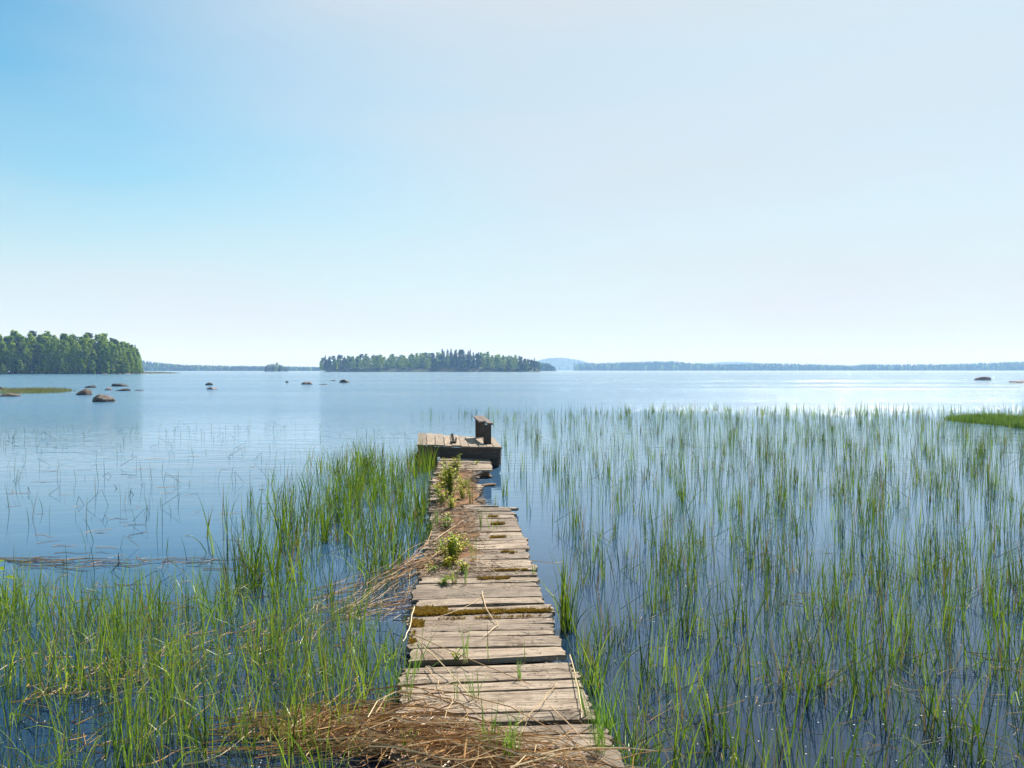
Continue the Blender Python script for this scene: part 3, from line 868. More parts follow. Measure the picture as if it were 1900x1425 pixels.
tuft_thing(918, 948, W_, 12, 0.42, 'isolated reed tuft in the water right of the bleached jutting board', spread=0.03, w=0.009, lean=0.12, droop=0)
tuft_thing(938, 920, W_, 14, 0.5, 'darker reed tuft in the water right of the rotten stretch', spread=0.04, w=0.01, lean=0.12, droop=0)
tuft_thing(990, 1072, 0.12, 8, 0.14, 'small seedling tuft at the right board ends beyond the moss', spread=0.02, w=0.005, lean=0.4, material='grass', name='grass_tuft', cat='grass tuft')
# single shoots and small tufts pushing up between the boards
deck_tufts = [
 (879, 1300, 14, 0.19, 'grass tuft growing through the middle of the lower boards', 'shoot', 0.3, 0.2),
 (846, 1298, 5, 0.15, 'single short shoot left of the middle grass tuft on the lower boards', 'shoot', 0.12, 0.0),
 (861, 1230, 7, 0.26, 'thin branching shoot rising from the wide gap left of centre', 'shoot', 0.12, 0.1),
 (907, 1231, 2, 0.24, 'single straight dark stem rising from the wide gap at centre', 'reed', 0.04, 0.0),
 (974, 1231, 2, 0.17, 'single straight stem rising from the wide gap right of centre', 'reed', 0.05, 0.0),
 (967, 1263, 8, 0.11, 'tiny grass tuft on the board just below the wide gap', 'shoot', 0.4, 0.0),
 (779, 1234, 3, 0.34, 'tall thin stem at the left end of the wide gap', 'reed', 0.08, 0.0),
 (757, 1306, 9, 0.26, 'light green shoots at the left board ends below the wide gap', 'shoot', 0.2, 0.0),
 (758, 1404, 10, 0.16, 'short pale shoots poking through the dry reeds at the left boards', 'shoot', 0.2, 0.1),
 (950, 1424, 24, 0.25, 'bright grass tuft growing through the dry reed heap at bottom centre', 'shoot', 0.22, 0.1),
 (908, 1412, 16, 0.26, 'leaning grass tuft growing through the dry reed heap left of the bright one', 'shoot', 0.3, 0.1),
 (1110, 1402, 20, 0.26, 'green tuft at the right corner of the lowest visible boards', 'shoot', 0.25, 0.1),
 (880, 1042, 9, 0.24, 'slender grass blades on the boards right of the yellow leafy bush', 'shoot', 0.25, 0.2),
 (893, 985, 8, 0.28, 'arched thin grass blades on the bare boards beyond the leafy bush', 'grass', 0.3, 0.3),
 (810, 978, 9, 0.22, 'upright shoots on the left boards beside the orange litter', 'shoot', 0.1, 0.0),
 (874, 935, 10, 0.36, 'tall straight grass blades at the edge of the rotten stretch', 'reed', 0.1, 0.0),
 (842, 1083, 14, 0.17, 'arching grass tuft at the foot of the yellow leafy bush', 'sedge', 0.7, 0.6),
 (865, 1085, 5, 0.2, 'few thin stems right of the arching grass tuft', 'shoot', 0.15, 0.0),
]
for px, py, n, h, lab, m_, ln, dr in deck_tufts:
    tuft_thing(px, py, DECK_Z - 0.01, n, h, lab, spread=0.012 + 0.001 * n, w=0.0045 if py > 1100 else 0.006, lean=ln, curl=0.5, droop=dr, material=m_, name='grass_tuft', cat='grass tuft', group='shoots growing up through the boards')

# ------------------------------------------------------------------ leafy plants on the boardwalk
def leaf(mb, p, d, L, W, c, m=0, droop=0.25):
    d = Vector(d).normalized()
    s = d.cross(Vector((0, 0, 1)))
    if s.length < 0.1: s = Vector((1, 0, 0))
    s.normalize(); up = s.cross(d)
    r = []
    prof = [(0, 0.05), (0.25, 0.75), (0.5, 1.0), (0.75, 0.7), (1.0, 0.03)]
    for u, ww in prof:
        q = Vector(p) + d * (L * u) - Vector((0, 0, droop * L * u * u))
        r.append((mb.vert(q + s * (W / 2 * ww) + up * (W * 0.12 * ww), (c, u, 0.5)), mb.vert(q, (c, u, 0.5)), mb.vert(q - s * (W / 2 * ww) + up * (W * 0.12 * ww), (c, u, 0.5))))
    for i in range(4):
        mb.face((r[i][0], r[i][1], r[i + 1][1], r[i + 1][0]), m); mb.face((r[i][1], r[i][2], r[i + 1][2], r[i + 1][1]), m)
def leafy_plant(px, py, stems, h, spread, L, W, label, z=DECK_Z, tint=0.55, material='yleaf', per=10, p=None, cat='plant'):
    q = at(px, py, z) if p is None else Vector(p)
    root = empty('leafy_plant', q)
    tag(root, label, cat, 'leafy plants rooted on the boardwalk' if z > 0 else None)
    sm = MB(); lm = MB()
    for _ in range(stems):
        a = rnd.uniform(0, 6.283); ln = rnd.uniform(0, 1)
        tip = Vector((math.cos(a) * spread * ln, math.sin(a) * spread * ln, h * rnd.uniform(0.5, 1.0)))
        b0 = Vector((rnd.gauss(0, spread * 0.2), rnd.gauss(0, spread * 0.2), -0.01))
        mid = b0.lerp(tip, 0.5) + Vector((0, 0, h * 0.08))
        tube(sm, [b0, mid, tip], [0.003, 0.0025, 0.0015], n=4, c=(0.3, 0, 0.5))
        tt = tint + rnd.gauss(0, 0.15)
        for i in range(per):
            u = (i + rnd.random()) / per
            pt = b0.lerp(mid, u * 2) if u < 0.5 else mid.lerp(tip, u * 2 - 1)
            if u < 0.15: continue
            az = i * 2.4 + rnd.uniform(-0.4, 0.4)
            leaf(lm, pt, (math.cos(az), math.sin(az), rnd.uniform(0.0, 0.9)), L * rnd.uniform(0.6, 1.1), W * rnd.uniform(0.7, 1.1), min(1, max(0, tt + rnd.gauss(0, 0.15))))
    sm.build('stem', M['shoot'], root); lm.build('leaves', M[material], root)
    return root
leafy_plant(838, 1042, 26, 0.25, 0.16, 0.055, 0.024, 'bright yellow-green leafy bush, the largest plant on the sound boards', per=12, tint=0.6)
leafy_plant(832, 1052, 10, 0.10, 0.12, 0.045, 0.02, 'low yellow leaves spreading at the base of the leafy bush', per=8, tint=0.95)
leafy_plant(834, 922, 30, 0.44, 0.14, 0.065, 0.024, 'tallest yellow-green leafy clump standing in the rotten stretch', per=16, tint=0.6)
leafy_plant(822, 905, 18, 0.24, 0.16, 0.055, 0.024, 'yellower lower clump left of the tallest leafy clump', per=10, tint=0.85)
leafy_plant(842, 884, 24, 0.34, 0.14, 0.06, 0.022, 'bright sunlit leafy clump behind the tallest one toward the platform', per=14, tint=0.8)
leafy_plant(863, 905, 18, 0.16, 0.16, 0.05, 0.018, 'low leafy runner reaching from the clumps toward the open water', per=8, tint=0.55)
leafy_plant(829, 981, 7, 0.16, 0.08, 0.06, 0.026, 'small green rosette on the orange litter beyond the leafy bush', per=7, tint=0.25)
leafy_plant(820, 1082, 6, 0.06, 0.12, 0.055, 0.02, 'flat green seedling rosette just below the arching grass tuft', per=6, tint=0.35)
leafy_plant(797, 1062, 6, 0.08, 0.09, 0.045, 0.016, 'small light green seedling at the left board ends', per=6, tint=0.5)
leafy_plant(848, 1223, 5, 0.07, 0.06, 0.03, 0.016, 'tiny leafy weed in the wide gap between the boards', per=6, tint=0.6)
leafy_plant(884, 861, 4, 0.08, 0.08, 0.05, 0.03, 'small yellow leaf rosette on the last boards before the platform', per=6, tint=0.8)
leafy_plant(824, 860, 6, 0.12, 0.08, 0.045, 0.018, 'small yellow-green sprig on the last boards at left before the platform', per=7, tint=0.7)
for k_, (px_, py_, w_) in enumerate(((818, 935, 'left of'), (838, 945, 'in front of'), (858, 925, 'right of'), (826, 892, 'behind'), (812, 918, 'at the left board ends beside'))):
    leafy_plant(px_, py_, 12, 0.2, 0.12, 0.055, 0.022, 'low yellow-green sprig %s the tallest leafy clump' % w_, per=9, tint=0.7)
for k_, (px_, py_, w_) in enumerate(((852, 1022, 'just right of'), (818, 1030, 'just left of'), (840, 1012, 'right behind'), (858, 1062, 'on the litter below'))):
    leafy_plant(px_, py_, 9, 0.1, 0.09, 0.045, 0.02, 'small yellowish sprig %s the leafy bush on the sound boards' % w_, per=7, tint=0.75)
leafy_plant(6, 1090, 2, 0.27, 0.03, 0.11, 0.075, 'lone broad-leaved plant in the water at the left edge of the picture', z=0.0, tint=0.2, per=3)

# ------------------------------------------------------------------ dry reeds, litter
def dry_stem(mb, a, b, r=0.0025, sag=0.0, c=0.5, n=5, wob=0.01, sides=4):
    a = Vector(a); b = Vector(b)
    pts = []
    w1, w2 = rnd.uniform(-wob, wob), rnd.uniform(-wob, wob)
    s = Vector((-(b - a).y, (b - a).x, 0)).normalized()
    for i in range(n + 1):
        u = i / n
        p = a.lerp(b, u) + s * (w1 * math.sin(u * math.pi) * 4 + w2 * math.sin(u * 2 * math.pi) * 2)
        p.z += sag * math.sin(u * math.pi)
        pts.append(p)
    tube(mb, pts, [r * (1 - 0.45 * i / n) for i in range(n + 1)], n=sides, c=(c, 0, 0.5))

# the heap across the near end of the boardwalk
mb = MB()
spine = [at(470, 1352, 0.0), at(600, 1350, 0.01), at(715, 1345, 0.06), at(770, 1362, 0.175), at(900, 1408, 0.175), at(1020, 1430, 0.175), at(1150, 1450, 0.12)]
for _ in range(400):
    u = min(0.999, rnd.betavariate(1.6, 2.1)) * (len(spine) - 1)
    k = int(u); c = spine[k].lerp(spine[k + 1], u - k)
    wd = 0.095 * (0.45 + 0.75 * math.sin(u / 6 * math.pi))
    c = c + Vector((rnd.gauss(0, 0.05), rnd.gauss(0, wd), abs(rnd.gauss(0, 0.035))))
    L = rnd.uniform(0.2, 0.75)
    az = rnd.gauss(-0.28, 0.27) if rnd.random() < 0.8 else rnd.uniform(-1.6, 1.6)
    d = Vector((math.cos(az), math.sin(az), 0)) * L / 2
    tz = rnd.gauss(0, 0.015)
    dry_stem(mb, c - d - Vector((0, 0, tz + (0.05 if k < 3 else 0.0))), c + d + Vector((0, 0, tz)), r=rnd.choice((0.0014, 0.002, 0.0026, 0.0038)), sag=rnd.uniform(0, 0.03), c=min(1, max(0, rnd.gauss(0.52, 0.27))), wob=0.03)
for _ in range(1500):
    u = min(0.999, rnd.betavariate(1.6, 2.0)) * (len(spine) - 1)
    k = int(u); c = spine[k].lerp(spine[k + 1], u - k)
    c = c + Vector((rnd.gauss(0, 0.06), rnd.gauss(0, 0.085 * (0.5 + 0.7 * math.sin(u / 6 * math.pi))), rnd.uniform(-0.002, 0.018)))
    az = rnd.gauss(-0.28, 0.7); L = rnd.uniform(0.02, 0.14)
    e = c + Vector((math.cos(az) * L, math.sin(az) * L, rnd.uniform(-0.004, 0.01)))
    w_ = rnd.uniform(0.002, 0.007); sd = Vector((-math.sin(az), math.cos(az), rnd.uniform(-0.5, 0.5))) * w_ / 2
    cc = (min(1, max(0, rnd.gauss(0.28, 0.22))), 0.5, 0.5)
    i4 = [mb.vert(c - sd, cc), mb.vert(c + sd, cc), mb.vert(e + sd * 0.5, cc), mb.vert(e - sd * 0.5, cc)]
    mb.face(i4)
tag(mb.build('dry_reed_heap', M['straw']), 'heap of orange-brown dry reeds washed across the near end of the boardwalk', 'dry reeds', kind='stuff')
# bundle hanging off the left edge past the mossy boards
mb = MB()
for _ in range(62):
    a = at(rnd.gauss(800, 14), rnd.gauss(1035, 14), DECK_Z + rnd.uniform(0.005, 0.05))
    b = at(rnd.gauss(665, 40), rnd.gauss(1105, 16), rnd.uniform(0.0, 0.05))
    s, e = rnd.uniform(-0.3, 0.4), rnd.uniform(0.5, 1.1)
    dry_stem(mb, a.lerp(b, max(s, -0.05) if s > 0 else s * 0.4), a.lerp(b, e), r=rnd.uniform(0.0018, 0.0038), sag=rnd.uniform(0, 0.04), c=min(1, max(0, rnd.gauss(0.45, 0.3))), wob=0.03)
for _ in range(60):
    a = at(rnd.uniform(560, 790), 0, 0) if False else at(rnd.uniform(560, 760), rnd.uniform(1090, 1150), 0.01)
    az = rnd.gauss(0.5, 0.5); L = rnd.uniform(0.15, 0.6)
    dry_stem(mb, a, a + Vector((math.cos(az) * L, math.sin(az) * L, rnd.uniform(0, 0.04))), r=0.0025, c=rnd.uniform(0.2, 0.9), sag=0.01)
tag(mb.build('dry_reed_bundle', M['straw']), 'pale dry reed bundle slanting from the left board ends down into the water', 'dry reeds', kind='stuff')
# floating line of drift
mb = MB()
for _ in range(48):
    x = rnd.triangular(-30, 420, 30); y_ = rnd.gauss(1043, 5) + (x - 100) * 0.01
    a = at(x, y_, 0.004 + rnd.uniform(0, 0.015))
    az = rnd.gauss(0.06, 0.16) if rnd.random() < 0.8 else rnd.uniform(-1, 1); L = rnd.uniform(0.1, 0.6)
    dry_stem(mb, a, a + Vector((math.cos(az) * L, math.sin(az) * L, rnd.uniform(-0.004, 0.01))), r=rnd.uniform(0.0015, 0.0035), c=min(1, max(0, rnd.gauss(0.32, 0.2))), wob=0.012)
for _ in range(90):
    a = at(rnd.uniform(0, 520), rnd.uniform(800, 1120), 0.004)
    az = rnd.gauss(0.0, 0.5); L = rnd.uniform(0.05, 0.35)
    dry_stem(mb, a, a + Vector((math.cos(az) * L, math.sin(az) * L, 0.0)), r=rnd.uniform(0.0015, 0.003), c=rnd.uniform(0, 0.6), wob=0.02, sides=3)
tag(mb.build('floating_drift', M['straw']), 'thin line of brown dry stems floating on the calm water at left', 'drift', kind='stuff')
# dead stems tangled in the beds
mb = MB()
for _ in range(330):
    r_ = rnd.random()
    if r_ < 0.75:
        cx, cy = rnd.choice(((180, 1235), (330, 1215), (450, 1180), (560, 1370), (640, 1330), (240, 1260), (520, 1330), (700, 1390), (100, 1290), (620, 1160), (480, 1200)))
        a = at(rnd.gauss(cx, 70), rnd.gauss(cy, 18), rnd.uniform(0.0, 0.05))
    else:
        a = at(rnd.uniform(0, 740), rnd.uniform(1100, 1425), rnd.uniform(0, 0.04))
    if near_deck(a.x, a.y, 0.5): continue
    az = rnd.gauss(0.2, 0.9); L = rnd.uniform(0.06, 0.38)
    dry_stem(mb, a, a + Vector((math.cos(az) * L, math.sin(az) * L, rnd.uniform(-0.02, 0.1))), r=rnd.uniform(0.0015, 0.0035), c=min(1, max(0, rnd.gauss(0.45, 0.25))), wob=0.02)
for _ in range(160):
    a = at(rnd.uniform(1150, 1900), rnd.uniform(960, 1425), rnd.uniform(0, 0.02))
    az = rnd.gauss(-0.3, 0.5); L = rnd.uniform(0.05, 0.35)
    dry_stem(mb, a, a + Vector((math.cos(az) * L, math.sin(az) * L, rnd.uniform(-0.02, 0.05))), r=rnd.uniform(0.0012, 0.0026), c=min(1, max(0, rnd.gauss(0.6, 0.25))), wob=0.02)
tag(mb.build('dead_stalks', M['straw']), 'tangled dead stalks lying low among the sedge and reeds', 'dead stalks', kind='stuff')
# long curved orange stems floating left of the heap
mb = MB()
for k in range(26):
    a = at(rnd.uniform(360, 560), rnd.uniform(1330, 1420), 0.015)
    b = a + Vector((rnd.uniform(0.5, 1.0), rnd.gauss(0.02, 0.06), 0.01))
    dry_stem(mb, a, b, r=rnd.uniform(0.002, 0.0034), c=rnd.uniform(0.35, 0.65), wob=0.03, n=9)
tag(mb.build('floating_reeds', M['straw']), 'long orange reed stems floating side by side left of the dry heap', 'dry reeds', kind='stuff')
# leaf litter over the far boards
mb = MB()
def litter_pt():
    d = rnd.uniform(6.3, 14.5)
    c = axis_pt(d)
    if d < 9.6: lo, hi = -0.44, 0.05 + rnd.gauss(0, 0.08)
    else: lo, hi = -0.44, 0.18
    if d < 7.2: hi += 0.25 * rnd.random()
    x = c.x + rnd.uniform(lo, hi)
    return Vector((x, d, DECK_Z - (0.02 if d > 9.6 else 0)))
for _ in range(5200):
    p = litter_pt()
    if noise.noise(Vector((p.x * 5, p.y * 2.2, 4))) < -0.25: continue
    p.z += rnd.uniform(0.001, 0.02)
    az = rnd.uniform(0, 6.28); L = rnd.uniform(0.01, 0.07) if rnd.random() < 0.8 else rnd.uniform(0.08, 0.25)
    c = min(1, max(0, rnd.gauss(0.5, 0.28)))
    dry_stem(mb, p, p + Vector((math.cos(az) * L, math.sin(az) * L, rnd.uniform(-0.003, 0.012))), r=rnd.uniform(0.001, 0.003), c=c, n=2, sides=3)
for _ in range(1500):
    # specks and crumbs on the near boards
    d = 3.2 + 6.3 * rnd.random() ** 1.2; c_ = axis_pt(d)
    p = Vector((c_.x + rnd.uniform(-0.44, 0.44), d, DECK_Z + 0.002))
    if noise.noise(Vector((p.x * 4, p.y * 3, 9))) < 0.05: continue
    az = rnd.uniform(0, 6.28); L = rnd.uniform(0.006, 0.045)
    dry_stem(mb, p, p + Vector((math.cos(az) * L, math.sin(az) * L, 0.001)), r=rnd.uniform(0.0007, 0.0018), c=min(1, max(0, rnd.gauss(0.4, 0.3))), n=2, sides=3)
tag(mb.build('leaf_litter', M['dead']), 'brown leaf and twig litter strewn over the boards', 'litter', kind='stuff')
# matted soil cushion under it
mb = MB()
nu, nv = 70, 12
for i in range(nu + 1):
    d = 6.5 + 6.9 * i / nu; c = axis_pt(d)
    for j in range(nv + 1):
        v = j / nv
        hw = 0.40 + 0.05 * noise.noise(Vector((d * 2, 3, 0)))
        wid = 0.46 + 0.12 * noise.noise(Vector((d * 1.5, 9, 0))) + (0.08 if d > 9.6 else 0)
        x = c.x - hw + wid * v
        e = math.sin(v * math.pi) ** 0.5 * min(1, i / 6, (nu - i) / 6)
        z = DECK_Z - 0.02 + (0.026 + 0.03 * noise.noise(Vector((x * 9, d * 6, 2)))) * e - (0.01 if d > 9.6 else 0)
        mb.vert((x, d, z))
for i in range(nu):
    for j in range(nv):
        a = i * (nv + 1) + j
        mb.face((a, a + 1, a + nv + 2, a + nv + 1))
tag(mb.build('matted_soil', M['soil'], smooth=True), 'matted brown soil and rotten leaves on the left half of the far boards', 'soil', kind='stuff')

# single long dry stems one can pick out on the boards
def stem_thing(pts, label, r=0.0032, c=0.75, z=DECK_Z + 0.012):
    q = [at(x, y, z + dz) for x, y, dz in pts]
    o0 = q[0].copy()
    mb = MB()
    fine = []
    for a, b in zip(q[:-1], q[1:]):
        for k in range(4): fine.append(a.lerp(b, k / 4) - o0 + Vector((rnd.gauss(0, 0.003), rnd.gauss(0, 0.003), 0)))
    fine.append(q[-1] - o0)
    tube(mb, fine, [r * (1 - 0.4 * i / len(fine)) for i in range(len(fine))], n=5, c=(c, 0, 0.5))
    tag(mb.build('dry_stem', M['straw'], loc=o0), label, 'dry stem', 'single dry stems lying on the boards')
stem_thing([(895, 1097, 0.01), (903, 1133, 0), (925, 1160, 0), (897, 1181, 0)], 'thick pale stem kinked twice lying in the middle above the mossy gap', r=0.0036, c=0.72)
stem_thing([(768, 1126, 0.01), (762, 1160, 0.01), (748, 1190, -0.02)], 'pale curved stem hanging over the left end of the mossy board', r=0.004, c=0.95)
stem_thing([(775, 1190, 0), (815, 1225, 0.03), (850, 1265, 0), (905, 1320, 0)], 'long pale stem slanting down right across the wide gap', r=0.0035, c=0.8)
stem_thing([(760, 1175, 0), (870, 1222, 0.03), (985, 1270, 0)], 'longest thin stem running down right from the moss to below the wide gap', r=0.003, c=0.6)
stem_thing([(1057, 1215, 0.01), (1075, 1280, 0.02), (1079, 1332, 0)], 'pinkish stem lying lengthwise along the right board ends', r=0.0036, c=0.8)
stem_thing([(900, 1105, 0), (860, 1128, 0.01), (800, 1150, 0)], 'thin stem reaching left from the kinked stem over the moss', r=0.002, c=0.7)
stem_thing([(960, 1345, 0), (1000, 1310, 0.01), (1034, 1267, 0)], 'thin stem slanting up right on the two lower boards', r=0.0025, c=0.75)
stem_thing([(790, 1236, 0), (812, 1262, 0), (822, 1292, 0)], 'short bent stem left of centre on the board below the wide gap', r=0.003, c=0.7)
stem_thing([(740, 1272, 0), (850, 1285, 0.02), (950, 1312, 0.01), (1040, 1362, 0.02), (1130, 1420, 0)], 'very long bowed stem arching across the three lowest boards', r=0.003, c=0.5)
stem_thing([(800, 1005, 0), (830, 985, 0.01), (860, 965, 0)], 'straw stem crossing the orange litter beyond the leafy bush', r=0.004, c=0.9)
stem_thing([(985, 1040, 0.01), (1030, 1045, -0.04), (1045, 1041, -0.08)], 'stem sticking out over the water from the right board ends', r=0.003, c=0.6)
stem_thing([(1022, 1310, 0.0), (1060, 1350, 0.02), (1110, 1398, 0.01)], 'stem slanting down right on the lowest right board ends', r=0.003, c=0.7)

# pollen specks and foam floating on the near water
mb = MB()
def fleck(p, s):
    a0 = rnd.uniform(0, 6.28)
    idx = [mb.vert((p.x + math.cos(a0 + k * 1.257) * s * rnd.uniform(0.6, 1), p.y + math.sin(a0 + k * 1.257) * s * rnd.uniform(0.6, 1), 0.004), (0.9, 0.5, 0.5)) for k in range(5)]
    mb.face(idx)
for _ in range(750):
    p = at(rnd.uniform(950, 1900), rnd.uniform(800, 1425) , 0)
    fleck(p, 0.0036 * rnd.random() ** 2 * (1 + p.y * 0.08) + 0.0006)
for _ in range(400):
    p = at(rnd.uniform(0, 760), rnd.uniform(800, 1425), 0)
    fleck(p, rnd.uniform(0.0015, 0.004) * (1 + p.y * 0.06))
m_, t_, out_ = mat('pollen')
p_ = nd(t_, 'ShaderNodeBsdfPrincipled', {'Base Color': (0.75, 0.73, 0.66, 1), 'Roughness': 0.25})
t_.links.new(p_.outputs[0], out_.inputs[0])
tag(mb.build('pollen_specks', m_), 'pale specks of pollen floating on the near water', 'pollen', kind='stuff')

# ------------------------------------------------------------------ rocks
def rock(px0, px1, pyt, pyb, label, material='rock_dark', name='rock', depth=0.8, seed=1, flat=False, group='rocks in the shallow bay'):
    c = at((px0 + px1) / 2, pyb, 0)
    sc = c.y / F
    w = (px1 - px0) * sc; h = max(0.06, (pyb - pyt) * sc)
    mb = MB()
    nu, nv = 44, 18
    rs = random.Random(seed)
    ox, oy = rs.uniform(0, 50), rs.uniform(0, 50)
    grid = []
    sk = rs.uniform(-0.25, 0.25)
    cutp = []
    for _ in range(9):
        dd = Vector((rs.gauss(0, 1), rs.gauss(0, 1), rs.uniform(0.0, 1.2))).normalized()
        cutp.append((dd, rs.uniform(0.72, 0.95)))
    for j in range(nv + 1):
        ph = (j / nv) * math.pi / 2
        row = []
        for i in range(nu):
            th = i / nu * 2 * math.pi
            d = Vector((math.cos(th) * math.cos(ph), math.sin(th) * math.cos(ph), math.sin(ph)))
            k = 1 + 0.28 * noise.noise(d * 1.6 + Vector((ox, oy, 0))) + 0.12 * noise.noise(d * 4 + Vector((ox, oy, 3)))
            for dd, dist in cutp:
                dp_ = d.dot(dd)
                if dp_ > 0.05: k = min(k, dist / dp_)
            k += 0.03 * noise.noise(d * 9 + Vector((ox, oy, 8)))
            q = d * k
            row.append(mb.vert(((q.x + sk * q.z) * w / 2, q.y * w / 2 * depth, (q.z ** 0.8 if q.z > 0 else 0) * h * 1.0 - 0.15 * h * (1 - math.sin(ph)) - 0.02)))
        grid.append(row)
    for j in range(nv):
        for i in range(nu):
            i2 = (i + 1) % nu
            mb.face((grid[j][i], grid[j][i2], grid[j + 1][i2], grid[j + 1][i]))
    o = mb.build(name, M[material], smooth=True, loc=(c.x, c.y + w / 2 * depth, 0))
    tag(o, label, 'rock', group)
rock(159, 206, 732.5, 746, 'brown rounded boulder nearest of the rocks in the left bay', 'rock_brown', seed=3)
rock(136, 166, 720, 733, 'blocky reddish boulder at the right tip of the grass strip', 'rock_brown', seed=5)
rock(153, 177, 714, 719.5, 'low greenish dark rock behind the blocky reddish boulder', 'rock_dark', seed=7)
rock(203, 236, 711, 717, 'long flat dark rock farthest of the left bay cluster', 'rock_dark', seed=9)
rock(189, 206, 719, 724, 'small pale rock between the reddish boulder and the low dark rock', 'rock_pale', seed=11)
rock(212, 237, 720.5, 725.4, 'low dark rock just right of the small pale rock', 'rock_dark', seed=13)
rock(246, 265, 722.6, 724.8, 'thin flat sliver of rock rightmost of the left bay cluster', 'rock_dark', seed=15)
rock(-12, 28, 729.5, 736, 'brown rock cut by the left edge in front of the grass strip', 'rock_brown', seed=17)
rock(-12, 5, 717.5, 722.5, 'pinkish rock cut by the left edge behind the grass strip', 'rock_brown', seed=57)
rock(377, 393, 709.5, 714.5, 'small dark rock above the pale one left of centre', 'rock_dark', seed=19)
rock(378, 399, 718.3, 722.5, 'small pale flat rock below the dark one left of centre', 'rock_pale', seed=21)
rock(555, 578, 707.5, 713.2, 'wedge shaped pale topped rock in front of the island left end', 'rock_pale', seed=23)
rock(588, 609, 712.2, 713.8, 'thin flat rock awash right of the wedge shaped rock', 'rock_dark', seed=25)
rock(612, 622, 705, 706.8, 'tiny flat rock just left of the dark humped rock', 'rock_dark', seed=27)
rock(627, 646.5, 704, 710, 'dark humped rock in front of the island', 'rock_dark', seed=29)
rock(528, 535, 706.5, 709.6, 'tiny dark rock farther left of the wedge shaped rock', 'rock_dark', seed=31)
rock(1816, 1846, 698, 705.6, 'grey peaked rock in the open water at the far right', 'rock_pale', seed=33, group='rocks in the open water at right')
rock(1880, 1925, 705, 710.5, 'flat grey rock cut by the right edge', 'rock_pale', seed=35, group='rocks in the open water at right')
# rocks on the shore of the headland
for k, (x0, x1, t_, b_) in enumerate(((186, 196, 692.3, 694.6), (214, 224, 692, 694.4), (226, 240, 692.2, 694.2), (250, 258, 691.5, 693.8), (259, 274, 691.8, 693.6))):
    rock(x0, x1, t_, b_, 'small stone at the waterline below the wooded headland', 'rock_dark' if k % 2 else 'rock_pale', seed=60 + k, group='shore stones of the headland')

# ------------------------------------------------------------------ grass strip at left and grassy islet at right
def mound(name, poly_px, h, label, gh, gn, gw, seed, m='grass'):
    poly = G(*poly_px)
    cx = sum(p[0] for p in poly) / len(poly); cy = sum(p[1] for p in poly) / len(poly)
    base = MB()
    rings = []
    nr = 6
    N = 40
    # resample outline
    pts = []
    n = len(poly)
    for i in range(N):
        u = i / N * n; k = int(u); f = u - k
        a = poly[k % n]; b = poly[(k + 1) % n]
        pts.append((a[0] + (b[0] - a[0]) * f, a[1] + (b[1] - a[1]) * f))
    def hz(s, x, y): return -0.06 + (h + 0.06) * (1 - s ** 2.2) * (0.8 + 0.4 * noise.noise(Vector((x * 0.8, y * 0.8, seed))))
    for r in range(nr + 1):
        s = 1 - r / nr
        rings.append([base.vert((cx + (p[0] - cx) * s, cy + (p[1] - cy) * s, hz(s, p[0], p[1]))) for p in pts])
    for r in range(nr):
        for i in range(N):
            i2 = (i + 1) % N
            base.face((rings[r][i], rings[r][i2], rings[r + 1][i2], rings[r + 1][i]))
    b = base.build(name, M['turf'], smooth=True)
    tag(b, kind='structure')
    gm = MB()
    for _ in range(gn):
        i = rnd.randrange(N); f = rnd.random(); a = pts[i]; c = pts[(i + 1) % N]
        s = math.sqrt(rnd.random()) * (1.0 if rnd.random() < 0.8 else 1 + abs(rnd.gauss(0, 0.16)))
        x = cx + (a[0] + (c[0] - a[0]) * f - cx) * s; y = cy + (a[1] + (c[1] - a[1]) * f - cy) * s
        blade(gm, (x, y, max(-0.02, hz(min(1, s), x, y) - 0.02)), gh * rnd.uniform(0.5, 1.15) * (0.7 + 0.6 * abs(noise.noise(Vector((x * 1.3, y * 1.3, 5)))) * 2), gw, rnd.uniform(0, 6.28), abs(rnd.gauss(0, 0.2)), rnd.uniform(0, 0.9), seg=3)
    return tag(gm.build('bank_grass', M[m]), label, 'grass', kind='stuff')
mound('grass_bank', [(-30, 722), (60, 721.5), (120, 722.5), (136, 725.5), (110, 729), (60, 730.5), (-30, 731.5)], 0.05, 'thin strip of pale green grass in the bay at the left edge', 0.24, 6500, 0.018, 1, m='bank')
mound('islet_ground', [(1752, 779), (1790, 775), (1850, 776), (1925, 781), (1960, 790), (1925, 800), (1860, 790), (1800, 785)], 0.12, 'low islet of bright green grass at the right edge', 0.24, 9000, 0.012, 2)

# ------------------------------------------------------------------ trees
def crown_leaves(mb, centre, rad, n, size, m=0, flat=0.7, tint=0.5):
    for _ in range(n):
        d = Vector((rnd.gauss(0, 1), rnd.gauss(0, 1), rnd.gauss(0, 1)))
        d.normalize()
        r = rad * (rnd.random() ** 0.45)
        p = Vector(centre) + Vector((d.x * r, d.y * r, d.z * r * flat))
        a = Vector((rnd.gauss(0, 1), rnd.gauss(0, 1), rnd.gauss(0, 0.6))).normalized() * size * rnd.uniform(0.6, 1.2)
        b = a.cross(Vector((rnd.gauss(0, 1), rnd.gauss(0, 1), rnd.gauss(0, 1)))).normalized() * size * rnd.uniform(0.4, 0.8)
        c = (min(1, max(0, tint + rnd.gauss(0, 0.22))), 0.5, 0.5)
        i = [mb.vert(p - a, c), mb.vert(p + b, c), mb.vert(p + a, c), mb.vert(p - b, c)]
        mb.face(i, m)

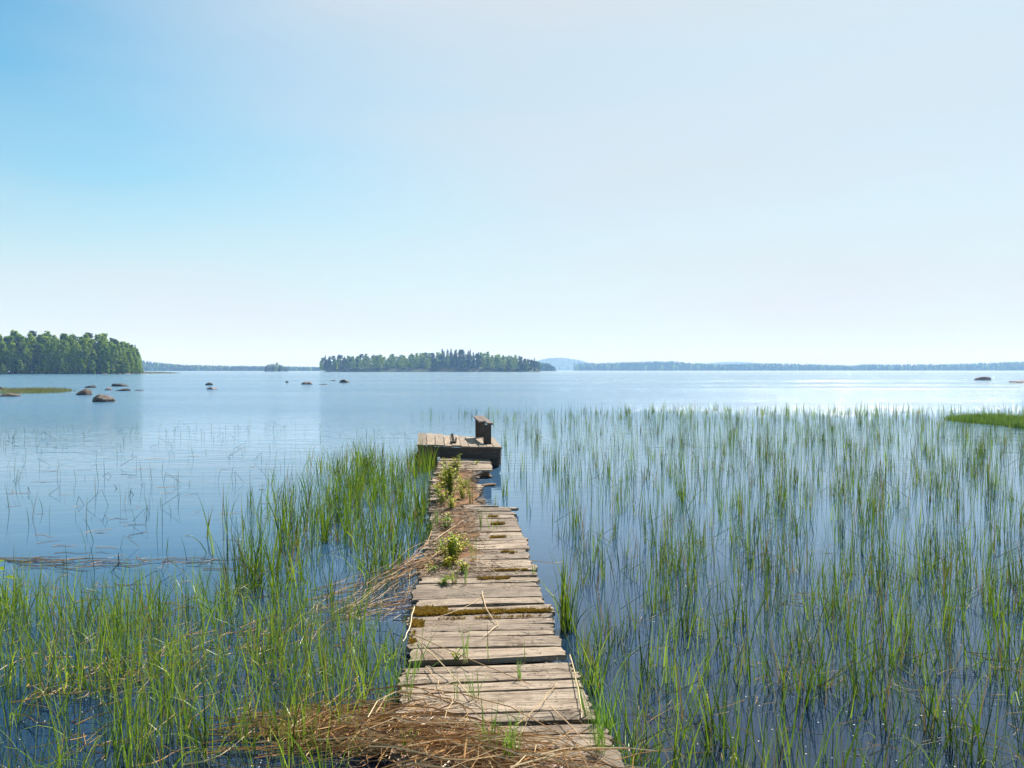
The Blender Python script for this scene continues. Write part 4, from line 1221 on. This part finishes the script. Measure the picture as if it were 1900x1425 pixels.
def birch(H, nclump, per, size, m=0, low=0.12):
    mb = MB()
    Rm = H * rnd.uniform(0.16, 0.21)
    for k in range(nclump):
        u = rnd.random()
        z = H * (low + (0.98 - low) * u)
        prof = (math.sin(min(1, (u + 0.12)) * math.pi * 0.92) ** 0.7) * (1 - 0.35 * u)
        a = rnd.uniform(0, 6.28); r = Rm * prof * math.sqrt(rnd.uniform(0.25, 1))
        cr_ = H * rnd.uniform(0.03, 0.06) * (1.15 - 0.55 * u)
        crown_leaves(mb, (math.cos(a) * r, math.sin(a) * r, z), cr_, per, size, m, 0.85, tint=rnd.uniform(0.25, 0.75))
    return mb
def spruce(H, levels, per, size, m=0):
    mb = MB()
    Rm = H * rnd.uniform(0.13, 0.17)
    for k in range(levels):
        u = k / levels
        z = H * (0.06 + 0.93 * u)
        r = Rm * (1 - u) ** 0.85 * rnd.uniform(0.75, 1.15) + H * 0.006
        nb = max(4, int(per * (1 - u) + 4))
        for i in range(nb):
            a = rnd.uniform(0, 6.28)
            rr = r * rnd.uniform(0.6, 1.1)
            tip = Vector((math.cos(a) * rr, math.sin(a) * rr, z - rr * rnd.uniform(0.15, 0.45)))
            root = Vector((0, 0, z + H * 0.01))
            s = Vector((-math.sin(a), math.cos(a), 0)) * rr * 0.22
            c = (min(1, max(0, rnd.gauss(0.5, 0.25))), 0.5, 0.5)
            mid = root.lerp(tip, 0.55)
            i4 = [mb.vert(root, c), mb.vert(mid + s + Vector((0, 0, -rr * 0.1)), c), mb.vert(tip, c), mb.vert(mid - s + Vector((0, 0, -rr * 0.1)), c)]
            mb.face((i4[0], i4[1], i4[2], i4[3]), m)
            crown_leaves(mb, mid.lerp(tip, 0.4), rr * 0.28, 2, size * 0.7, m, 0.6, tint=c[0])
    return mb
def pine(H, nclump, per, size, m=0):
    mb = MB()
    for k in range(nclump):
        u = rnd.random()
        z = H * (0.12 + 0.86 * u)
        a = rnd.uniform(0, 6.28); r = H * 0.15 * math.sin((0.15 + 0.8 * u) * math.pi) * math.sqrt(rnd.uniform(0.1, 1))
        crown_leaves(mb, (math.cos(a) * r, math.sin(a) * r, z), H * rnd.uniform(0.045, 0.075), per, size, m, 0.5, tint=rnd.uniform(0.2, 0.8))
    return mb
def trunk(mb, H, r, m=0, top=0.9, limbs=8, lim_from=0.25, lim_len=0.13):
    bend = rnd.uniform(-0.02, 0.02) * H
    pts = [(0, 0, -0.4), (bend * 0.3, 0, H * 0.25), (bend, 0, H * 0.6), (bend * 0.6, 0, H * top)]
    tube(mb, pts, [r, r * 0.8, r * 0.5, r * 0.12], n=7, m=m)
    for k in range(limbs):
        z = H * rnd.uniform(lim_from, 0.85); a = rnd.uniform(0, 6.28); L = H * lim_len * (1.1 - z / H)
        p = Vector((bend * 0.7 * z / H, 0, z))
        tube(mb, [p, p + Vector((math.cos(a) * L, math.sin(a) * L, L * 0.6))], [r * 0.3, r * 0.08], n=4, m=m)

protos = []
def proto(kind, H):
    tm = MB()
    if kind == 'birch_tree':
        cm = birch(H, 210, 22, 0.27 * H / 18, low=0.05); trunk(tm, H, H * 0.009); bm, cmn = 'birch_bark', 'birch_leaf'
    elif kind == 'spruce_tree':
        cm = spruce(H, 60, 26, 0.42 * H / 18); trunk(tm, H, H * 0.01, limbs=0, top=0.98); bm, cmn = 'bark', 'spruce_needle'
    elif kind == 'pine_tree':
        cm = pine(H, 90, 26, 0.27 * H / 18); trunk(tm, H, H * 0.01, lim_from=0.45); bm, cmn = 'bark', 'pine_needle'
    else:
        cm = birch(H, 44, 30, 0.26, low=0.02); trunk(tm, H, H * 0.012, limbs=4); bm, cmn = 'birch_bark', 'birch_leaf'
    root = empty(kind, (0, 0, -500))
    tr = tm.build('trunk', M[bm], root, smooth=True)
    cr_ = cm.build('crown', M[cmn], root)
    return root, [tr, cr_]
lib = {}
for kind, H, n in (('birch_tree', 18, 5), ('spruce_tree', 19, 3), ('pine_tree', 18, 2), ('lakeside_bush', 5, 2)):
    lib[kind] = [proto(kind, H) for _ in range(n)]
used = set()
def place_tree(kind, x, y, z, s, label, group, cat='tree'):
    i = rnd.randrange(len(lib[kind]))
    root, kids = lib[kind][i]
    if (kind, i) not in used:
        used.add((kind, i)); r = root
    else:
        r = root.copy(); C.objects.link(r)
        for k in kids:
            c = k.copy(); C.objects.link(c); c.parent = r
    r.location = (x, y, z); r.rotation_euler = (0, 0, rnd.uniform(0, 6.28)); r.scale = (s * rnd.uniform(1.05, 1.3), s * rnd.uniform(1.05, 1.3), s)
    tag(r, label, cat, group)
    return r

# headland terrain
def land(name, pts_front, depth, h, m, seed, nd_=10):
    """a low strip of land: front waterline points (x, y), rising away from the viewer"""
    mb = MB()
    n = len(pts_front)
    N = 60
    rows = []
    for i in range(N + 1):
        u = i / N * (n - 1); k = min(n - 2, int(u)); f = u - k
        x = pts_front[k][0] * (1 - f) + pts_front[k + 1][0] * f
        y = pts_front[k][1] * (1 - f) + pts_front[k + 1][1] * f
        row = []
        for j in range(nd_ + 1):
            v = j / nd_
            e = math.sin(min(1, v) * math.pi) ** 0.6
            endf = min(1, i / 4, (N - i) / 4)
            z = -0.5 + (h + 0.5) * e * endf * (0.8 + 0.3 * noise.noise(Vector((x * 0.02, y * 0.02 + v * 2, seed))))
            row.append(mb.vert((x + 0.0 * v, y + depth * v + 1.5 * noise.noise(Vector((x * 0.1, seed, v * 3))), z)))
        rows.append(row)
    for i in range(N):
        for j in range(nd_):
            mb.face((rows[i][j], rows[i + 1][j], rows[i + 1][j + 1], rows[i][j + 1]))
    return tag(mb.build(name, m, smooth=True), kind='structure')
HL = [(-330, 330), (-245, 345), (-226, 352), (-209, 362), (-195, 372), (-183, 384), (-177, 397)]
land('headland_ground', HL, 60, 1.2, M['forest_floor'], 3)
GH = 'trees of the wooded headland at left'
def hl_at(u):
    n = len(HL) - 1
    u *= n; k = min(n - 1, int(u)); f = u - k
    return HL[k][0] * (1 - f) + HL[k + 1][0] * f, HL[k][1] * (1 - f) + HL[k + 1][1] * f
cnt = 0
LB = {'birch_tree': 'bright green birch in the wooded headland at left', 'spruce_tree': 'dark pointed spruce rising among the birches of the left headland', 'pine_tree': 'grey-green open crowned pine in the wooded headland at left'}
for row_, (off, nn, sc) in enumerate(((4, 36, 0.8), (10, 36, 0.93), (18, 34, 1.02), (28, 28, 1.1))):
    for i in range(nn):
        u = 0.12 + 0.88 * (i + rnd.uniform(-0.35, 0.35)) / (nn - 1)
        u = min(1.0, max(0.0, u))
        x, y = hl_at(u)
        # trees get lower to the tip
        edge = 1.0
        k = rnd.random()
        px = 950 + x / y * F
        edge = 1 - 0.30 * (max(0, px - 195) / 68) ** 1.2
        if px < 100: kind = 'birch_tree' if k < 0.72 else 'spruce_tree' if k < 0.84 else 'pine_tree'
        else: kind = 'birch_tree' if k < 0.92 else 'spruce_tree' if k < 0.97 else 'pine_tree'
        s = sc * edge * rnd.uniform(0.9, 1.05)
        place_tree(kind, x * (1 + off / y) - 2.5 + rnd.uniform(-1, 1), y + off + rnd.uniform(-1.5, 1.5), 0.4, s * 0.98, LB[kind], GH)
for i in range(44):
    x, y = hl_at(0.14 + 0.86 * (i + rnd.random()) / 44)
    place_tree('lakeside_bush', x + rnd.uniform(-1, 1), y + 1.2, 0.1, rnd.uniform(0.6, 1.3), 'low green bush at the waterline of the wooded headland', 'bushes along the headland shore', 'bush')

# ---- the wooded island in the middle: single-mesh trees (about 4 to 7 px wide)
def small_tree(kind):
    if kind == 'birch_tree':
        mb = birch(18, 60, 16, 0.6); cm = 'birch_leaf'; bk = 'birch_bark'
    elif kind == 'spruce_tree':
        mb = spruce(19, 34, 16, 0.7); cm = 'spruce_needle'; bk = 'bark'
    else:
        mb = pine(18, 50, 16, 0.6); cm = 'pine_needle'; bk = 'bark'
    mb2 = MB()
    trunk(mb2, 18, 0.2, m=1, limbs=0)
    o = len(mb.v)
    mb.v += mb2.v; mb.c += mb2.c; mb.m += mb2.m
    mb.f += [tuple(i + o for i in f) for f in mb2.f]
    return mb.build(kind, [M[cm], M[bk]])
slib = {k: [small_tree(k) for _ in range(n)] for k, n in (('birch_tree', 3), ('spruce_tree', 4), ('pine_tree', 3))}
sused = set()
def place_small(kind, x, y, z, s, label, group):
    i = rnd.randrange(len(slib[kind]))
    o = slib[kind][i]
    if (kind, i) in sused: o = o.copy(); C.objects.link(o)
    sused.add((kind, i))
    o.location = (x, y, z); o.rotation_euler = (0, 0, rnd.uniform(0, 6.28)); o.scale = (s * rnd.uniform(1.15, 1.5),) * 2 + (s,)
    tag(o, label, 'tree', group)
IY = 850
def ix(px, y=IY): return (px - 950) / F * y
land('island_ground', [(ix(594), IY + 6), (ix(640), IY - 4), (ix(750), IY - 8), (ix(900), IY - 6), (ix(980), IY), (ix(1006), IY + 8)], 75, 8.0, M['forest_floor'], 9)
prof = [(594, 664), (602, 658), (640, 655), (680, 654), (740, 654), (800, 650), (822, 646), (850, 645), (880, 649), (900, 650), (940, 654), (970, 658), (990, 662), (1003, 668)]
def prof_y(px):
    for (a, ya), (b, yb) in zip(prof[:-1], prof[1:]):
        if a <= px <= b: return ya + (yb - ya) * (px - a) / (b - a)
    return 670
LI = {'birch_tree': 'light green birch on the wooded island straight ahead', 'spruce_tree': 'dark spruce on the wooded island straight ahead', 'pine_tree': 'dark rounded pine on the wooded island straight ahead'}
for row_, (off, nn, sc) in enumerate(((6, 62, 0.78), (20, 60, 0.9), (38, 56, 1.0), (55, 40, 1.0))):
    for i in range(nn):
        px = 598 + 402 * (i + rnd.uniform(-0.4, 0.4)) / (nn - 1)
        px = min(1001, max(597, px))
        y = IY + off + rnd.uniform(-4, 4)
        H = (687.5 - prof_y(px)) / F * y
        green = noise.noise(Vector((px * 0.02, 7.7, 0)))
        k = rnd.random()
        if (640 < px < 800 or 890 < px < 960) and k < 0.68 + green: kind = 'birch_tree'
        elif k < 0.3 or (800 < px < 890 and k < 0.6): kind = 'spruce_tree'
        elif k < 0.8: kind = 'pine_tree'
        else: kind = 'birch_tree'
        ground = 1.5 if row_ else 0.5
        s = (H * sc * rnd.uniform(0.84, 1.04) - ground) / 18.5
        place_small(kind, ix(px, y), y, ground, s, LI[kind], 'trees of the wooded island')
# tiny islet at left of it
SY = 1000
land('small_islet_ground', [(ix(484, SY), SY + 4), (ix(505, SY), SY), (ix(531, SY), SY + 4)], 18, 1.0, M['forest_floor'], 13)
for i in range(15):
    px = 489 + 38 * i / 14 + rnd.uniform(-1, 1)
    H = (16 - 6 * abs(px - 507) / 20 * 1.2) / F * SY * 1.05 * rnd.uniform(0.85, 1.15)
    place_small(rnd.choice(('pine_tree', 'spruce_tree', 'birch_tree')), ix(px, SY), SY + rnd.uniform(5, 12), 0.3, H / 18, 'small tree on the tiny islet left of the wooded island', 'trees of the tiny islet')

# ---- far shores: forest that reads as one mass
def far_shore(px0, px1, Y, tops, label, seed, step=1.8, base_h=0.6, dpt=120, gname='far_shore_ground', mixb=0.12):
    def top(px):
        for (a, ya), (b, yb) in zip(tops[:-1], tops[1:]):
            if a <= px <= b: return ya + (yb - ya) * (px - a) / (b - a)
        return tops[-1][1]
    wl = 686.6 + CAM_Z / Y * F
    # ground ridge
    g = MB(); N = 90
    rows = []
    for i in range(N + 1):
        px = px0 + (px1 - px0) * i / N
        H = (wl - top(px)) / F * Y
        endf = min(1, i / 3, (N - i) / 3) if px0 > 0 else min(1, (N - i) / 3 if px1 < 1900 else 1)
        row = []
        for j, (v, e) in enumerate(((0, -1), (0.03, 0.03), (0.3, 0.5), (0.6, 1.0), (1.0, 0.8))):
            y = Y + dpt * v
            row.append(g.vert(((px - 950) / F * y, y, max(-1, (H * base_h if H * base_h > 0 else 0) * e * endf) if e > 0 else -1)))
        rows.append(row)
    for i in range(N):
        for j in range(4): g.face((rows[i][j], rows[i + 1][j], rows[i + 1][j + 1], rows[i][j + 1]))
    tag(g.build(gname, M['forest_floor'], smooth=True), kind='structure')
    mb = MB()
    for rw, (v, e) in enumerate(((0.05, 0.08), (0.3, 0.5), (0.6, 1.0))):
        y0 = Y + dpt * v
        x = (px0 - 950) / F * y0; x1 = (px1 - 950) / F * y0
        while x < x1:
            y = y0 + rnd.uniform(-8, 8)
            px = 950 + x / y * F
            H = (wl - top(px)) / F * y
            g0 = H * base_h * e
            th = (H - g0) * (1 if e == 1 else 0.8) * rnd.uniform(0.75, 1.08)
            if e < 0.2: th = min(th, 17 * rnd.uniform(0.7, 1.1))
            r = max(1.6, th * rnd.uniform(0.18, 0.3))
            bi = rnd.random() < mixb
            m_i = 1 if bi else 0
            if bi: r *= 1.3
            # a tapering crown of stacked, jittered rings with pointed skirt
            lv = [(0.0, 0.7), (0.25, 1.0), (0.5, 0.75), (0.75, 0.42), (1.0, 0.02)] if not bi else [(0.0, 0.6), (0.3, 1.0), (0.6, 0.95), (0.85, 0.6), (1.0, 0.1)]
            c = (min(1, max(0, rnd.gauss(0.5, 0.25))), 0.5, 0.5)
            ring = []
            for hv, rv in lv:
                ring.append([mb.vert((x + math.cos(k * 1.257 + hv * 3) * r * rv * rnd.uniform(0.7, 1.3), y + math.sin(k * 1.257 + hv * 3) * r * rv * rnd.uniform(0.7, 1.3), g0 - 0.5 + th * hv + rnd.uniform(-0.04, 0.04) * th), c) for k in range(5)])
            for a in range(4):
                for k in range(5):
                    k2 = (k + 1) % 5
                    mb.face((ring[a][k], ring[a][k2], ring[a + 1][k2], ring[a + 1][k]), m_i)
            x += step * rnd.uniform(0.5, 1.4) * Y / 2000
    tag(mb.build('far_forest', [M['spruce_needle'], M['birch_leaf']]), label, 'forest', kind='stuff')

far_shore(150, 620, 1700, [(150, 662), (262, 667), (290, 671), (340, 675), (400, 677), (480, 678), (620, 680)], 'low dark forest along the far shore between headland and island', 1)
far_shore(985, 1030, 1500, [(985, 668), (1005, 671), (1018, 673), (1030, 680)], 'small wooded point showing just right of the island', 2, dpt=60)
far_shore(1066, 1960, 2500, [(1066, 676), (1075, 673), (1150, 671), (1220, 669), (1250, 668.5), (1275, 672), (1340, 674), (1440, 672.5), (1500, 674), (1580, 677), (1600, 674.5), (1750, 674.5), (1830, 672), (1900, 669.5), (1960, 669)], 'long bluish forest shore across the lake at right', 3, dpt=200, step=2.0)
def hill(name, px0, px1, pytop, Y, seed):
    mb = MB()
    x0, x1 = (px0 - 950) / F * Y, (px1 - 950) / F * Y
    H = (687 - pytop) / F * Y
    N, Mm = 140, 24
    rows = []
    for i in range(N + 1):
        u = i / N; row = []
        for j in range(Mm + 1):
            v = j / Mm
            e = (math.sin(u * math.pi) ** 0.75) * math.sin(v * math.pi)
            x = x0 + (x1 - x0) * u; y = Y + (x1 - x0) * 0.8 * v
            z = -2 + (H + 2) * e * (1 + 0.12 * noise.noise(Vector((u * 4, v * 3, seed)))) + (rnd.uniform(0, 9) if e > 0.1 else 0)
            row.append(mb.vert((x, y, z)))
        rows.append(row)
    for i in range(N):
        for j in range(Mm): mb.face((rows[i][j], rows[i + 1][j], rows[i + 1][j + 1], rows[i][j + 1]))
    tag(mb.build(name, M['forest_floor']), kind='structure')
hill('far_hill', 960, 1125, 666, 4200, 1)
hill('far_hill', 1280, 1480, 672, 4800, 2)
hill('far_hill', 1020, 1300, 679, 4300, 4)

# ------------------------------------------------------------------ haze over the lake
mb = MB()
X0, X1, Y0, Y1, Z0, Z1 = -6000, 6000, -100, 6000, -4.5, 130
v = [mb.vert(p) for p in ((X0, Y0, Z0), (X1, Y0, Z0), (X1, Y1, Z0), (X0, Y1, Z0), (X0, Y0, Z1), (X1, Y0, Z1), (X1, Y1, Z1), (X0, Y1, Z1))]
for f in ((3, 2, 1, 0), (4, 5, 6, 7), (0, 1, 5, 4), (1, 2, 6, 5), (2, 3, 7, 6), (3, 0, 4, 7)): mb.face([v[i] for i in f])
m_, t_, out_ = mat('haze')
pv = nd(t_, 'ShaderNodeVolumePrincipled', {'Color': (0.36, 0.62, 1.0, 1), 'Absorption Color': (1, 1, 1, 1), 'Density': 0.00026})
t_.links.new(pv.outputs[0], out_.inputs['Volume'])
tag(mb.build('haze', m_), kind='stuff')
